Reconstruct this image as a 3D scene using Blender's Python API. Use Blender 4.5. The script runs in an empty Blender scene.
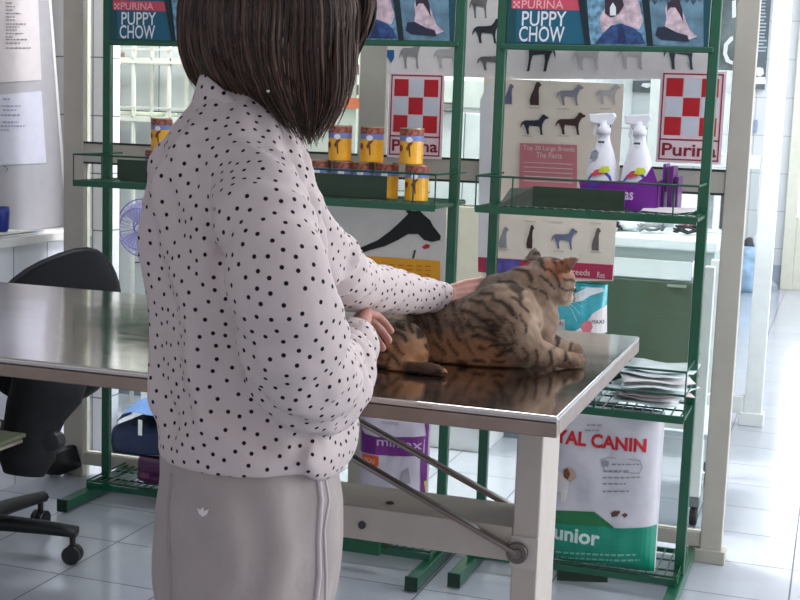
import bpy, bmesh, math, random
from mathutils import Vector, Matrix, noise, kdtree
from mathutils.bvhtree import BVHTree
random.seed(7)
PI = math.pi
scene = bpy.context.scene
COL = scene.collection

# ------------------------------------------------------------------ camera
F_PX, CAM_H = 1300.0, 1.32
cam_up = Vector((-0.0, 0, 0))
u_ = Vector((1, -.0354, 0)); p_ = Vector((0, 179.8, -F_PX))
upc = u_.cross(p_).normalized()
if upc.y < 0: upc = -upc
Yc = Vector((445, 300 - (120.2 + .0354 * 445), -F_PX)).normalized()
Yc = (Yc - upc * Yc.dot(upc)).normalized()
Xc = Yc.cross(upc)
RM = Matrix((Xc, Yc, upc))            # world = RM @ camera space
CAM = Vector((0, 0, CAM_H))
cd = bpy.data.cameras.new('camera'); co = bpy.data.objects.new('camera', cd); COL.objects.link(co)
co.matrix_world = Matrix.Translation(CAM) @ RM.to_4x4()
cd.sensor_fit = 'HORIZONTAL'; cd.sensor_width = 36; cd.lens = 36 * F_PX / 800
cd.clip_start = .05
scene.camera = co

def ray(x, y): return (RM @ Vector((x - 400, 300 - y, -F_PX))).normalized()
def P(x, y, Y): r = ray(x, y); return CAM + r * (Y / r.y)          # point at depth Y
def PZ(x, y, z): r = ray(x, y); return CAM + r * ((z - CAM_H) / r.z)
def PX(x, y, X): r = ray(x, y); return CAM + r * (X / r.x)

# ------------------------------------------------------------------ materials
def lin(c):
    return tuple((v / 12.92 if v <= .04045 else ((v + .055) / 1.055) ** 2.4) for v in c)
def rgb(r, g, b): return lin((r / 255, g / 255, b / 255)) + (1,)
MATS = {}
def mat(name, c, rough=.5, metal=0, var=.0, vs=20, bump=0, bs=60, spec=None, emit=None, es=0, alpha=None, trans=0, coat=0, sub=0):
    if name in MATS: return MATS[name]
    m = bpy.data.materials.new(name); m.use_nodes = True
    nt = m.node_tree; b = nt.nodes['Principled BSDF']
    c = rgb(*c)
    b.inputs['Base Color'].default_value = c
    b.inputs['Roughness'].default_value = rough; b.inputs['Metallic'].default_value = metal
    if spec is not None: b.inputs['Specular IOR Level'].default_value = spec
    if coat: b.inputs['Coat Weight'].default_value = coat
    if trans: b.inputs['Transmission Weight'].default_value = trans
    if sub:
        b.inputs['Subsurface Weight'].default_value = sub; b.inputs['Subsurface Radius'].default_value = (.01, .004, .002)
    if alpha is not None: b.inputs['Alpha'].default_value = alpha
    if emit:
        b.inputs['Emission Color'].default_value = rgb(*emit); b.inputs['Emission Strength'].default_value = es
    tc = nt.nodes.new('ShaderNodeTexCoord')
    nz = nt.nodes.new('ShaderNodeTexNoise'); nz.inputs['Scale'].default_value = vs; nz.inputs['Detail'].default_value = 4
    nt.links.new(tc.outputs['Object'], nz.inputs['Vector'])
    mx = nt.nodes.new('ShaderNodeMix'); mx.data_type = 'RGBA'
    k = max(var, .03)
    mx.inputs[6].default_value = tuple(v * (1 - k) for v in c[:3]) + (1,)
    mx.inputs[7].default_value = tuple(min(1, v * (1 + k)) for v in c[:3]) + (1,)
    st_ = nt.nodes.new('ShaderNodeMapRange'); st_.inputs['From Min'].default_value = .34; st_.inputs['From Max'].default_value = .66
    nt.links.new(nz.outputs['Fac'], st_.inputs['Value']); nt.links.new(st_.outputs[0], mx.inputs[0]); nt.links.new(mx.outputs[2], b.inputs['Base Color'])
    if bump:
        n2 = nt.nodes.new('ShaderNodeTexNoise'); n2.inputs['Scale'].default_value = bs; n2.inputs['Detail'].default_value = 3
        nt.links.new(tc.outputs['Object'], n2.inputs['Vector'])
        bp = nt.nodes.new('ShaderNodeBump'); bp.inputs['Strength'].default_value = bump; bp.inputs['Distance'].default_value = .01
        nt.links.new(n2.outputs['Fac'], bp.inputs['Height']); nt.links.new(bp.outputs['Normal'], b.inputs['Normal'])
    MATS[name] = m
    return m

def tile_mat(name, base, grout, sx, sy, ox, oy, axes, gw=.006, rough=.25, var=.04, swap=False):
    """grid tiles, axes = which object axes carry the tile grid"""
    m = bpy.data.materials.new(name); m.use_nodes = True; nt = m.node_tree; b = nt.nodes['Principled BSDF']
    tc = nt.nodes.new('ShaderNodeTexCoord'); sp = nt.nodes.new('ShaderNodeSeparateXYZ')
    nt.links.new(tc.outputs['Object'], sp.inputs[0])
    masks = []; cells = []
    for ax, s, o in ((axes[0], sx, ox), (axes[1], sy, oy)):
        a = nt.nodes.new('ShaderNodeMath'); a.operation = 'SUBTRACT'; nt.links.new(sp.outputs[ax], a.inputs[0]); a.inputs[1].default_value = o
        d = nt.nodes.new('ShaderNodeMath'); d.operation = 'DIVIDE'; nt.links.new(a.outputs[0], d.inputs[0]); d.inputs[1].default_value = s
        fl = nt.nodes.new('ShaderNodeMath'); fl.operation = 'FLOOR'; nt.links.new(d.outputs[0], fl.inputs[0]); cells.append(fl)
        fr = nt.nodes.new('ShaderNodeMath'); fr.operation = 'PINGPONG'; nt.links.new(d.outputs[0], fr.inputs[0]); fr.inputs[1].default_value = .5
        lt = nt.nodes.new('ShaderNodeMath'); lt.operation = 'LESS_THAN'; nt.links.new(fr.outputs[0], lt.inputs[0]); lt.inputs[1].default_value = gw / 2 / s
        masks.append(lt)
    mxm = nt.nodes.new('ShaderNodeMath'); mxm.operation = 'MAXIMUM'
    nt.links.new(masks[0].outputs[0], mxm.inputs[0]); nt.links.new(masks[1].outputs[0], mxm.inputs[1])
    cb = nt.nodes.new('ShaderNodeCombineXYZ'); nt.links.new(cells[0].outputs[0], cb.inputs[0]); nt.links.new(cells[1].outputs[0], cb.inputs[1])
    wn = nt.nodes.new('ShaderNodeTexWhiteNoise'); nt.links.new(cb.outputs[0], wn.inputs[0])
    nz = nt.nodes.new('ShaderNodeTexNoise'); nz.inputs['Scale'].default_value = 5; nz.inputs['Detail'].default_value = 6; nz.inputs['Distortion'].default_value = 1.5
    nt.links.new(tc.outputs['Object'], nz.inputs['Vector'])
    ad = nt.nodes.new('ShaderNodeMath'); ad.operation = 'ADD'; nt.links.new(nz.outputs['Fac'], ad.inputs[0])
    ml = nt.nodes.new('ShaderNodeMath'); ml.operation = 'MULTIPLY'; nt.links.new(wn.outputs['Value'], ml.inputs[0]); ml.inputs[1].default_value = .5
    nt.links.new(ml.outputs[0], ad.inputs[1])
    c = rgb(*base)
    m1 = nt.nodes.new('ShaderNodeMix'); m1.data_type = 'RGBA'
    m1.inputs[6].default_value = tuple(v * (1 - var * 2) for v in c[:3]) + (1,); m1.inputs[7].default_value = tuple(min(1, v * (1 + var)) for v in c[:3]) + (1,)
    nt.links.new(ad.outputs[0], m1.inputs[0])
    m2 = nt.nodes.new('ShaderNodeMix'); m2.data_type = 'RGBA'; nt.links.new(mxm.outputs[0], m2.inputs[0]); nt.links.new(m1.outputs[2], m2.inputs[6]); m2.inputs[7].default_value = rgb(*grout)
    nt.links.new(m2.outputs[2], b.inputs['Base Color'])
    mr = nt.nodes.new('ShaderNodeMath'); mr.operation = 'MULTIPLY_ADD'; nt.links.new(mxm.outputs[0], mr.inputs[0]); mr.inputs[1].default_value = .5; mr.inputs[2].default_value = rough
    nt.links.new(mr.outputs[0], b.inputs['Roughness'])
    bp = nt.nodes.new('ShaderNodeBump'); bp.inputs['Strength'].default_value = .4; bp.inputs['Distance'].default_value = .002; bp.invert = True
    nt.links.new(mxm.outputs[0], bp.inputs['Height']); nt.links.new(bp.outputs['Normal'], b.inputs['Normal'])
    return m

def glass_mat():
    m = bpy.data.materials.new('clear glass'); m.use_nodes = True; nt = m.node_tree; nt.nodes.remove(nt.nodes['Principled BSDF'])
    out = nt.nodes['Material Output']; tr = nt.nodes.new('ShaderNodeBsdfTransparent'); tr.inputs[0].default_value = (.95, .97, .96, 1)
    gl = nt.nodes.new('ShaderNodeBsdfGlossy'); gl.inputs['Roughness'].default_value = .02
    fr = nt.nodes.new('ShaderNodeFresnel'); fr.inputs[0].default_value = 1.25
    mx = nt.nodes.new('ShaderNodeMixShader'); nt.links.new(fr.outputs[0], mx.inputs[0]); nt.links.new(tr.outputs[0], mx.inputs[1]); nt.links.new(gl.outputs[0], mx.inputs[2])
    nt.links.new(mx.outputs[0], out.inputs[0]); return m

# ------------------------------------------------------------------ object helpers
def tag(o, label=None, cat=None, group=None, kind=None):
    if label: o['label'] = label
    if cat: o['category'] = cat
    if group: o['group'] = group
    if kind: o['kind'] = kind
    return o
def thing(name, loc, label, cat, group=None):
    o = bpy.data.objects.new(name, None); COL.objects.link(o); o.location = loc; o.empty_display_size = .05
    return tag(o, label, cat, group)
WL = {}
def wloc(o):
    v = Vector((0, 0, 0))
    while o is not None: v += Vector(o.location); o = o.parent
    return v
def copy_tree(o, parent=None, off=Vector((0, 0, 0))):
    c = o.copy(); COL.objects.link(c); c.parent = parent
    if parent is None: c.location = Vector(o.location) + off
    for ch in list(o.children): copy_tree(ch, c)
    return c

class MB:
    """collects world-space geometry, builds one mesh object"""
    def __init__(s): s.v = []; s.f = []; s.mi = []; s.cur = 0
    def add(s, vs, fs):
        n = len(s.v); s.v += [Vector(a) for a in vs]; s.f += [tuple(n + i for i in f) for f in fs]; s.mi += [s.cur] * len(fs); return s
    def box(s, lo, hi):
        x0, y0, z0 = lo; x1, y1, z1 = hi
        return s.add([(x0,y0,z0),(x1,y0,z0),(x1,y1,z0),(x0,y1,z0),(x0,y0,z1),(x1,y0,z1),(x1,y1,z1),(x0,y1,z1)],
              [(0,3,2,1),(4,5,6,7),(0,1,5,4),(1,2,6,5),(2,3,7,6),(3,0,4,7)])
    def bar(s, a, b, w, h=None, up=(0, 0, 1)):
        a = Vector(a); b = Vector(b); h = h or w; d = (b - a).normalized(); upv = Vector(up)
        if abs(d.dot(upv)) > .95: upv = Vector((0, 1, 0))
        r = d.cross(upv).normalized(); q = r.cross(d).normalized()
        vs = [c + r * sx * w / 2 + q * sy * h / 2 for c in (a, b) for sx, sy in ((-1,-1),(1,-1),(1,1),(-1,1))]
        return s.add(vs, [(0,1,2,3),(7,6,5,4),(0,4,5,1),(1,5,6,2),(2,6,7,3),(3,7,4,0)])
    def tube(s, pts, r, seg=10, cap=True, ry=None):
        pts = [Vector(p) for p in pts]; n = len(pts); rr = r if isinstance(r, (list, tuple)) else [r] * n
        rings = []; prev = None
        for i, p in enumerate(pts):
            d = (pts[min(i + 1, n - 1)] - pts[max(i - 1, 0)]).normalized()
            if prev is None:
                ref = Vector((0, 0, 1)) if abs(d.z) < .9 else Vector((1, 0, 0)); x = d.cross(ref).normalized()
            else:
                x = (prev - d * prev.dot(d)).normalized()
            prev = x; y = d.cross(x).normalized()
            k = ry[i] if ry else 1
            rings.append([p + (x * math.cos(2*PI*j/seg) + y * math.sin(2*PI*j/seg) * k) * rr[i] for j in range(seg)])
        vs = [v for rg in rings for v in rg]
        fs = [(i*seg+j, i*seg+(j+1)%seg, (i+1)*seg+(j+1)%seg, (i+1)*seg+j) for i in range(n-1) for j in range(seg)]
        if cap: fs += [tuple(range(seg))[::-1], tuple((n-1)*seg + j for j in range(seg))]
        return s.add(vs, fs)
    def lathe(s, prof, c, seg=24, axis='Z'):
        c = Vector(c); vs = []
        for r, h in prof:
            for j in range(seg):
                a = 2*PI*j/seg; q = (r*math.cos(a), r*math.sin(a), h)
                if axis == 'X': q = (h, r*math.cos(a), r*math.sin(a))
                if axis == 'Y': q = (r*math.sin(a), h, r*math.cos(a))
                vs.append(c + Vector(q))
        n = len(prof)
        fs = [(i*seg+j, i*seg+(j+1)%seg, (i+1)*seg+(j+1)%seg, (i+1)*seg+j) for i in range(n-1) for j in range(seg)]
        fs += [tuple(range(seg))[::-1], tuple((n-1)*seg+j for j in range(seg))]
        return s.add(vs, fs)
    def plate(s, pts, thick=(0, .001, 0)):
        """polygon (world points) with a small thickness"""
        t = Vector(thick); pts = [Vector(p) for p in pts]; n = len(pts)
        return s.add(pts + [p + t for p in pts], [tuple(range(n)), tuple(range(2*n-1, n-1, -1))] + [(i, n+i, n+(i+1)%n, (i+1)%n) for i in range(n)])
    def ball(s, c, r, seg=16, rings=10, sc=(1, 1, 1)):
        c = Vector(c); vs = [c + Vector((0, 0, r*sc[2]))]
        for i in range(1, rings):
            t = PI*i/rings
            for j in range(seg):
                a = 2*PI*j/seg; vs.append(c + Vector((r*sc[0]*math.sin(t)*math.cos(a), r*sc[1]*math.sin(t)*math.sin(a), r*sc[2]*math.cos(t))))
        vs.append(c - Vector((0, 0, r*sc[2]))); L = len(vs) - 1
        fs = [(0, 1+j, 1+(j+1)%seg) for j in range(seg)]
        for i in range(rings-2):
            fs += [(1+i*seg+j, 1+(i+1)*seg+j, 1+(i+1)*seg+(j+1)%seg, 1+i*seg+(j+1)%seg) for j in range(seg)]
        fs += [(L, 1+(rings-2)*seg+(j+1)%seg, 1+(rings-2)*seg+j) for j in range(seg)]
        return s.add(vs, fs)
    def build(s, name, m, parent=None, bevel=0, smooth=False, label=None, seg=2):
        base = wloc(parent) if parent else Vector((0, 0, 0))
        org = Vector((0, 0, 0))
        if parent is None:
            xs = [v.x for v in s.v]; ys = [v.y for v in s.v]; zs = [v.z for v in s.v]
            org = Vector(((min(xs)+max(xs))/2, (min(ys)+max(ys))/2, min(zs)))
            base = org
        me = bpy.data.meshes.new(name); me.from_pydata([v - base for v in s.v], [], s.f)
        ms = m if isinstance(m, (list, tuple)) else [m]
        for q in ms: me.materials.append(q)
        me.polygons.foreach_set('material_index', s.mi)
        bm = bmesh.new(); bm.from_mesh(me)
        bmesh.ops.recalc_face_normals(bm, faces=bm.faces); bm.to_mesh(me); bm.free()
        if smooth: me.polygons.foreach_set('use_smooth', [True]*len(me.polygons))
        o = bpy.data.objects.new(name, me); COL.objects.link(o)
        if parent: o.parent = parent
        else: o.location = org
        if bevel:
            b = o.modifiers.new('bevel', 'BEVEL'); b.width = bevel; b.segments = seg; b.limit_method = 'ANGLE'; b.angle_limit = .6
            if not smooth:
                me.polygons.foreach_set('use_smooth', [True]*len(me.polygons))
                b.harden_normals = True
        if label: o['label'] = label
        return o
def struct(name, mb, m, bevel=0, parent=None):
    o = mb.build(name, m, parent, bevel)
    if parent is None: o['kind'] = 'structure'
    return o

def text(s, lo, hi, Y, m, parent, name='lettering', bold=0, d=.0006, M=None):
    """letters filling the X-Z box lo..hi in the plane y=Y, facing the viewer side"""
    cu = bpy.data.curves.new(name, 'FONT'); cu.body = s; cu.offset = bold; cu.extrude = 0; cu.resolution_u = 3
    t = bpy.data.objects.new('tmp', cu); COL.objects.link(t)
    me = bpy.data.meshes.new_from_object(t.evaluated_get(bpy.context.evaluated_depsgraph_get()))
    bpy.data.objects.remove(t); bpy.data.curves.remove(cu)
    xs = [v.co.x for v in me.vertices]; ys = [v.co.y for v in me.vertices]
    x0, x1, y0, y1 = min(xs), max(xs), min(ys), max(ys)
    vs = [Vector((lo[0] + (v.co.x-x0)/(x1-x0)*(hi[0]-lo[0]), Y, lo[1] + (v.co.y-y0)/(y1-y0)*(hi[1]-lo[1]))) for v in me.vertices]
    if M: vs = [M(v) for v in vs]
    mb = MB(); mb.add(vs, [tuple(p.vertices) for p in me.polygons])
    bpy.data.meshes.remove(me)
    return mb.build(name, m, parent)
def ptext(s, a, b, Y, m, parent, **k):
    """a, b: photo pixels of the lettering's lower left / upper right at depth Y"""
    xm = (a[0]+b[0])/2; return text(s, (P(*a, Y).x, P(xm, a[1], Y).z), (P(*b, Y).x, P(xm, b[1], Y).z), Y, m, parent, **k)
def rect(x0, z0, x1, z1, Y, t=.001): return MB().box((x0, Y - t, z0), (x1, Y, z1))
def pquad(pts, Y, t=.001): return MB().plate([P(x, y, Y) for x, y in pts], (0, t, 0))

def remeshed(mb, voxel, smooth=4, fac=.5):
    me = bpy.data.meshes.new('t'); me.from_pydata(mb.v, [], mb.f)
    bm = bmesh.new(); bm.from_mesh(me); bmesh.ops.recalc_face_normals(bm, faces=bm.faces); bm.to_mesh(me); bm.free()
    o = bpy.data.objects.new('t', me); COL.objects.link(o)
    r = o.modifiers.new('r', 'REMESH'); r.mode = 'VOXEL'; r.voxel_size = voxel
    if smooth:
        s = o.modifiers.new('s', 'SMOOTH'); s.factor = fac; s.iterations = smooth
    out = bpy.data.meshes.new_from_object(o.evaluated_get(bpy.context.evaluated_depsgraph_get()))
    bpy.data.objects.remove(o); bpy.data.meshes.remove(me)
    return out
def mesh_obj(name, me, m, parent=None, label=None):
    base = wloc(parent) if parent else Vector((0, 0, 0))
    me.transform(Matrix.Translation(-base)); me.materials.clear()
    for q in (m if isinstance(m, (list, tuple)) else [m]): me.materials.append(q)
    me.polygons.foreach_set('use_smooth', [True]*len(me.polygons)); me.name = name
    o = bpy.data.objects.new(name, me); COL.objects.link(o); o.parent = parent
    if label: o['label'] = label
    return o
def capsule(mb, pts, seg=14):
    """pts: (vector, r) chain with ball ends"""
    for (a, ra), (b, rb) in zip(pts[:-1], pts[1:]):
        a = Vector(a); b = Vector(b); n = 4
        mb.tube([a.lerp(b, i/n) for i in range(n+1)], [ra + (rb-ra)*i/n for i in range(n+1)], seg)
    for a, ra in pts: mb.ball(a, ra, seg, 8)
def ell(mb, c, rad, R=None, seg=20, rings=14):
    """ellipsoid with optional rotation matrix"""
    t = MB(); t.ball((0, 0, 0), 1, seg, rings); R = R or Matrix.Identity(3)
    mb.add([Vector(c) + R @ Vector((v.x*rad[0], v.y*rad[1], v.z*rad[2])) for v in t.v], t.f)
def smoothstep(a, b, x):
    t = max(0, min(1, (x-a)/(b-a))); return t*t*(3-2*t)

# ------------------------------------------------------------------ palette
M_green = mat('green painted steel', (10, 84, 58), .32, var=.06, coat=.3)
M_sgreen = mat('green wire', (12, 74, 54), .4)
M_frame = mat('grey cream aluminium', (192, 186, 174), .42, var=.03)
M_frame2 = mat('white aluminium', (222, 226, 224), .4)
M_steelpaint = mat('taupe white table paint', (196, 186, 176), .45, var=.03)
M_white = mat('white', (235, 236, 238), .5)
M_paper = mat('paper', (226, 222, 222), .7, var=.03)
M_ink = mat('ink', (70, 68, 74), .7)
M_black = mat('black plastic', (14, 16, 21), .5, var=.1)
M_fabric = mat('black chair fabric', (13, 15, 20), .9, var=.15, vs=200, bump=.2, bs=300)
M_red = mat('sign red', (204, 22, 38), .5)
M_dred = mat('dark red line', (150, 20, 50), .5)
M_pinkw = mat('pink white sign', (252, 226, 232), .5)
M_greysq = mat('pale grey square', (226, 228, 238), .5)
M_olive = mat('dark olive tray', (38, 62, 44), .45, var=.08)
M_glass = glass_mat()
M_chrome = mat('brushed steel rod', (150, 140, 135), .28, metal=1)

# ------------------------------------------------------------------ setting
floor_m = tile_mat('floor tiles', (178, 183, 192), (92, 96, 104), .33, .3115, -.05, 3.713, (0, 1), gw=.005, rough=.13, var=.05)
mb = MB().box((-7, -2.5, -.05), (3.2, 13, 0)); fl = mb.build('floor', floor_m); fl['kind'] = 'structure'
fl.data.transform(Matrix.Translation(fl.location)); fl.location = (0, 0, 0)
M_wall = mat('white wall paint', (222, 222, 220), .7)
def wtile(name, sx, sz, ox, oz, axes=(0, 2), base=(206, 211, 212), grout=(120, 126, 130)):
    return tile_mat(name, base, grout, sx, sz, ox, oz, axes, gw=.005, rough=.2, var=.02)
def zero(o):
    o.data.transform(Matrix.Translation(o.location)); o.location = (0, 0, 0); return o
# far wall beyond the corridor
struct('wall_far', MB().box((-3.2, 11.6, 0), (2.2, 11.7, 3)), M_wall); zero(bpy.data.objects['wall_far']).data.materials[0] = wtile('far wall tiles', .22, .32, -.52, .02, base=(214, 218, 220), grout=(150, 158, 164))
zero(struct('wall_partition_back', MB().box((-5, 5.3, 0), (-1.02, 5.4, 3)), wtile('back wall tiles', .2, .3, -2.56, .12)))
zero(struct('wall_back_room', MB().box((-1.02, 6.6, 0), (-.62, 6.7, 3)), wtile('side room tiles', .2, .3, -.9, .12)))
zero(struct('wall_return', MB().box((-1.1, 5.4, 0), (-1.02, 6.7, 3)), wtile('return tiles', .2, .3, 0, .12, axes=(1, 2))))
zero(struct('wall_corridor_left', MB().box((-.95, 6.7, 0), (-.87, 11.6, 3)), wtile('corridor tiles', .2, .32, 0, .02, axes=(1, 2), base=(214, 218, 220))))
zero(struct('wall_front_left', MB().box((-5, 4.26, 0), (-2.6, 4.36, 3)), wtile('front left tiles', .24, .214, -2.655, .013, grout=(120, 122, 126), base=(222, 220, 222))))
zero(struct('wall_left', MB().box((-5.1, -2.5, 0), (-5, 5.4, 3)), M_wall))
struct('ceiling', MB().box((-5.1, -2.5, 2.9), (3.2, 11.7, 3)), mat('ceiling white', (225, 225, 225), .8))
struct('baseboard_back', MB().box((-3.6, 5.28, 0), (-1.0, 5.3, .075)), mat('blue grey skirting', (120, 134, 150), .4), .003)
# counter on the left, faced with white tiles
ctm = wtile('counter tiles', .2, .9, 3.6, -.05, axes=(1, 2), grout=(120, 124, 132), base=(216, 218, 226))
zero(struct('trim_counter', MB().box((-3.3, 1.0, 0), (-2.68, 4.26, .845)), ctm))
struct('trim_countertop', MB().box((-3.3, 1.0, .845), (-2.655, 4.26, .878)), mat('counter top', (214, 212, 210), .35), .004)

# ceiling lights: unseen panels added above the frame to light the room
M_tube = mat('lit diffuser', (255, 255, 255), .5, emit=(250, 250, 255), es=15)
for i, (x, y) in enumerate([(-.6, 2.8), (-1.9, 4.75), (.6, 5.2), (-.1, 8.2), (.3, 10.4)]):
    t = thing('unseen_ceiling_light', (x, y, 2.9), 'rectangular light panel added on the unseen ceiling, %s' % ['above the examination table', 'behind the partition', 'to the right of the partition', 'midway down the corridor', 'at the far corridor end'][i], 'ceiling light', 'added ceiling light panels')
    MB().box((x-.62, y-.17, 2.85), (x+.62, y+.17, 2.9)).build('light_frame', M_frame2, t, .004)
    MB().box((x-.58, y-.13, 2.842), (x+.58, y+.13, 2.85)).build('diffuser', M_tube, t)

# --- aluminium and glass partition (window_1) with its door-like right bay
PYf = 3.985
struct_w = MB()
zb, zt = 1.135, 1.205
px_posts = [(-2.60, -2.52), (-1.495, -1.405), (-.327, -.262)]
for a, b in px_posts: struct_w.box((a, 3.98, 0 if b > -2 and b < -1 else .0), (b, 4.03, 2.6))
struct_w.box((-2.52, 3.985, zb), (-.327, 4.025, zt))
struct_w.box((-2.52, 3.985, .045), (-.327, 4.025, .09))
struct_w.box((-2.52, 3.985, 2.5), (-.327, 4.025, 2.6))
wf = struct('window_1', struct_w, M_frame, .003)
for a, b in ((-2.52, -1.495), (-1.405, -.327)):
    MB().box((a, 4.003, .09), (b, 4.007, zb)).build('glass_pane', M_glass, wf)
    MB().box((a, 4.003, zt), (b, 4.007, 2.5)).build('glass_pane', M_glass, wf)
gk = MB()
for a, b in ((-2.52, -1.495), (-1.405, -.327)):
    for z in (zb, zt): gk.box((a, 3.983, z-.004), (b, 3.9865, z+.003))
gk.build('shadow_line', mat('dark gasket', (50, 52, 50), .6), wf)  # dark strips put in the gap line above and edge shadow below the crossbar
MB().box((-.365, 3.972, 0), (-.25, 4.04, .042)).build('bottom_block', mat('block', (182, 178, 165), .5), wf, .003)

# --- white corridor door frame
d2 = MB()
d2.box((-.34, 6.0, .0), (-.262, 6.05, 2.6)); d2.box((-.75, 6.0, .05), (-.345, 6.05, .13)); d2.box((-.85, 6.0, .0), (-.75, 6.05, 2.6))
d2.box((-.75, 6.0, 1.16), (-.345, 6.05, 1.22))
do = struct('door_1', d2, M_frame2, .003)
MB().box((-.36, 5.985, 0), (-.25, 6.06, .06)).build('bottom_block', M_frame2, do, .004)
MB().box((-.75, 6.022, .13), (-.345, 6.028, 1.16)).build('glass_pane', M_glass, do)
# far cream door with a bright window
d3 = MB(); d3.box((-.43, 11.52, 0), (-.33, 11.6, 2.6)); d3.box((-.33, 11.54, 0), (.6, 11.6, .62)); d3.box((-.33, 11.54, 2.3), (.6, 11.6, 2.6)); d3.box((.5, 11.54, .62), (.6, 11.6, 2.3))
dd = struct('door_2', d3, mat('cream door', (212, 212, 196), .5), .004)
MB().box((-.33, 11.56, .62), (.5, 11.57, 2.3)).build('lit_pane', mat('daylit pane', (255, 255, 255), .3, emit=(235, 245, 255), es=3.2), dd)
struct('baseboard_far', MB().box((-.9, 11.58, 0), (-.43, 11.6, .2)), mat('far skirting', (160, 170, 182), .4))

# ------------------------------------------------------------------ display racks
# built once at the right-hand position (posts at y=3.71) and copied for the other two
RX0, RX1, RY = -.958, -.358, 3.71
def rack(label):
    t = thing('display_rack', (RX0, RY, 0), label, 'display rack', 'green wire display racks')
    for x in (RX0, RX1):
        MB().box((x-.0145, RY-.012, .03), (x+.0145, RY+.012, 1.9)).build('post', M_green, t, .004)
        f = MB().box((x-.018, RY-.27, .008), (x+.018, RY+.27, .045)).build('foot', M_green, t, .004)
        MB().box((x-.0185, RY-.275, .006), (x+.0185, RY-.268, .047)).build('end_cap', mat('dark green cap', (8, 50, 38), .5), f)
    MB().box((RX0, RY-.02, 1.532), (RX1, RY-.002, 1.548)).build('sign_rail', M_green, t, .003)
    def shelf(z, r1, r2, front, back, name='shelf'):
        s = MB()
        s.box((RX0-.004, front-.005, z-.022), (RX1+.004, front+.005, z-.002)); s.box((RX0-.004, back-.005, z-.015), (RX1+.004, back+.005, z-.002))
        for x in (RX0-.003, RX1+.003): s.box((x-.004, front, z-.015), (x+.004, back, z-.005))
        n = 22
        for i in range(n+1):
            x = RX0+.005 + (RX1-RX0-.01)*i/n
            s.box((x-.0018, front, z-.006), (x+.0018, back, z-.002))
        for k in range(1, 3):
            y = front + (back-front)*k/3; s.box((RX0-.003, y-.0022, z-.011), (RX1+.003, y+.0022, z-.006))
        o = s.build(name, M_green, t)
        g = MB()
        for zz in r1: g.tube([(RX0-.004, back, zz), (RX0-.004, front, zz), (RX1+.004, front, zz), (RX1+.004, back, zz)], .0034, 6)
        for x in r2: g.tube([(x, front, z-.01), (x, front, max(r1))], .0022, 6)
        g.build('front_rail', M_sgreen, o)
        return o
    shelf(1.095, (1.175,), (RX0-.004, RX0+.10, RX1-.06, RX1+.004), RY-.20, RY+.10)
    shelf(.555, (.61, .675), (RX0-.004, RX0+.14, RX0+.36, RX1+.004), RY-.20, RY+.12)
    shelf(.068, (.072,), (RX0-.004, RX1+.004), RY-.115, RY+.16)
    # header sign
    s = MB().box((RX0+.016, RY-.014, 1.546), (RX1-.016, RY-.006, 1.86)).build('header_sign', mat('sign dark teal', (12, 74, 84), .4), t)
    Y = RY-.0145
    X = lambda px: P(px, 20, RY).x
    Z = lambda py, px=600: P(px, py, RY).z
    def q(name, pts, m, dy=0):
        MB().plate([(P(a, b, RY).x, Y-dy-.0006, P(a, b, RY).z) for a, b in pts], (0, .0005, 0)).build(name, m, s)
    teal = mat('sign teal', (18, 96, 122), .4)
    q('title_panel', [(519, -60), (570, -60), (584, -4), (588, 45), (517, 42)], teal)
    q('red_band', [(513, -2), (580, 0), (582, 11), (513, 9)], mat('sign coral band', (206, 78, 100), .5), .0008)
    def tx(s_, x0, y0, x1, y1, m, b=0):
        a = P(x0, y0, RY); c = P(x1, y1, RY); text(s_, (a.x, a.z), (c.x, a.z + (c.z-a.z)), Y-.0026, m, s, bold=b)
    wt = mat('sign white letters', (226, 234, 240), .5); pk = mat('sign pink letters', (242, 178, 186), .5)
    tx('PURINA', 523, 9, 565, 1, pk, .005)
    tx('PUPPY', 523, 26.5, 568, 12, wt, .01); tx('CHOW', 520, 42, 566, 27, wt, .01)
    ck = MB(); a = P(514.5, 8.5, RY); u = (P(521, 8.5, RY).x-a.x)/3
    for i in range(3):
        for j in range(3):
            if (i+j) % 2 == 0: ck.plate([(a.x+i*u, Y-.0024, a.z+j*u), (a.x+(i+1)*u, Y-.0024, a.z+j*u), (a.x+(i+1)*u, Y-.0024, a.z+(j+1)*u), (a.x+i*u, Y-.0024, a.z+(j+1)*u)], (0, .0005, 0))
    ck.build('checker_mark', pk, s)
    # the two photographs on the sign
    q('photo', [(584, -60), (640, -60), (648, 46), (591, 45)], mat('photo bluish meadow', (112, 156, 184), .5, var=.5, vs=60))
    q('photo', [(643, -60), (704, -60), (704, 47), (653, 46)], mat('photo grey park', (96, 130, 150), .5, var=.35, vs=25))
    skin = mat('photo pale pink', (206, 184, 194), .5, var=.3, vs=50); dk = mat('photo navy jeans', (44, 74, 124), .5, var=.5, vs=60); dr = mat('photo dark', (52, 42, 56), .5)
    q('printed_person', [(600, 20), (606, 8), (612, -12), (628, -16), (640, 4), (644, 22), (640, 30), (628, 26), (618, 22), (612, 34), (603, 32)], skin, .0008)
    q('printed_person', [(596, 44), (604, 34), (612, 26), (622, 24), (634, 28), (642, 34), (646, 44.5)], dk, .0016)
    q('printed_dog', [(606, 14), (606, 0), (612, -8), (622, -6), (625, 6), (620, 14), (612, 18)], dr, .0024)
    q('printed_dog', [(611, 16), (611, 8), (614, 3), (617, 8), (617, 16)], wt, .0032)
    q('printed_leg_seam', [(618, 44), (620, 27), (624, 27), (628, 44)], mat('photo dark blue', (30, 48, 92), .5), .0024)
    q('printed_person', [(664, 33), (667, 20), (666, 8), (670, 2), (676, 1), (680, 8), (684, 14), (690, 30), (698, 37), (690, 40), (676, 38)], skin, .0008)
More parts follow.
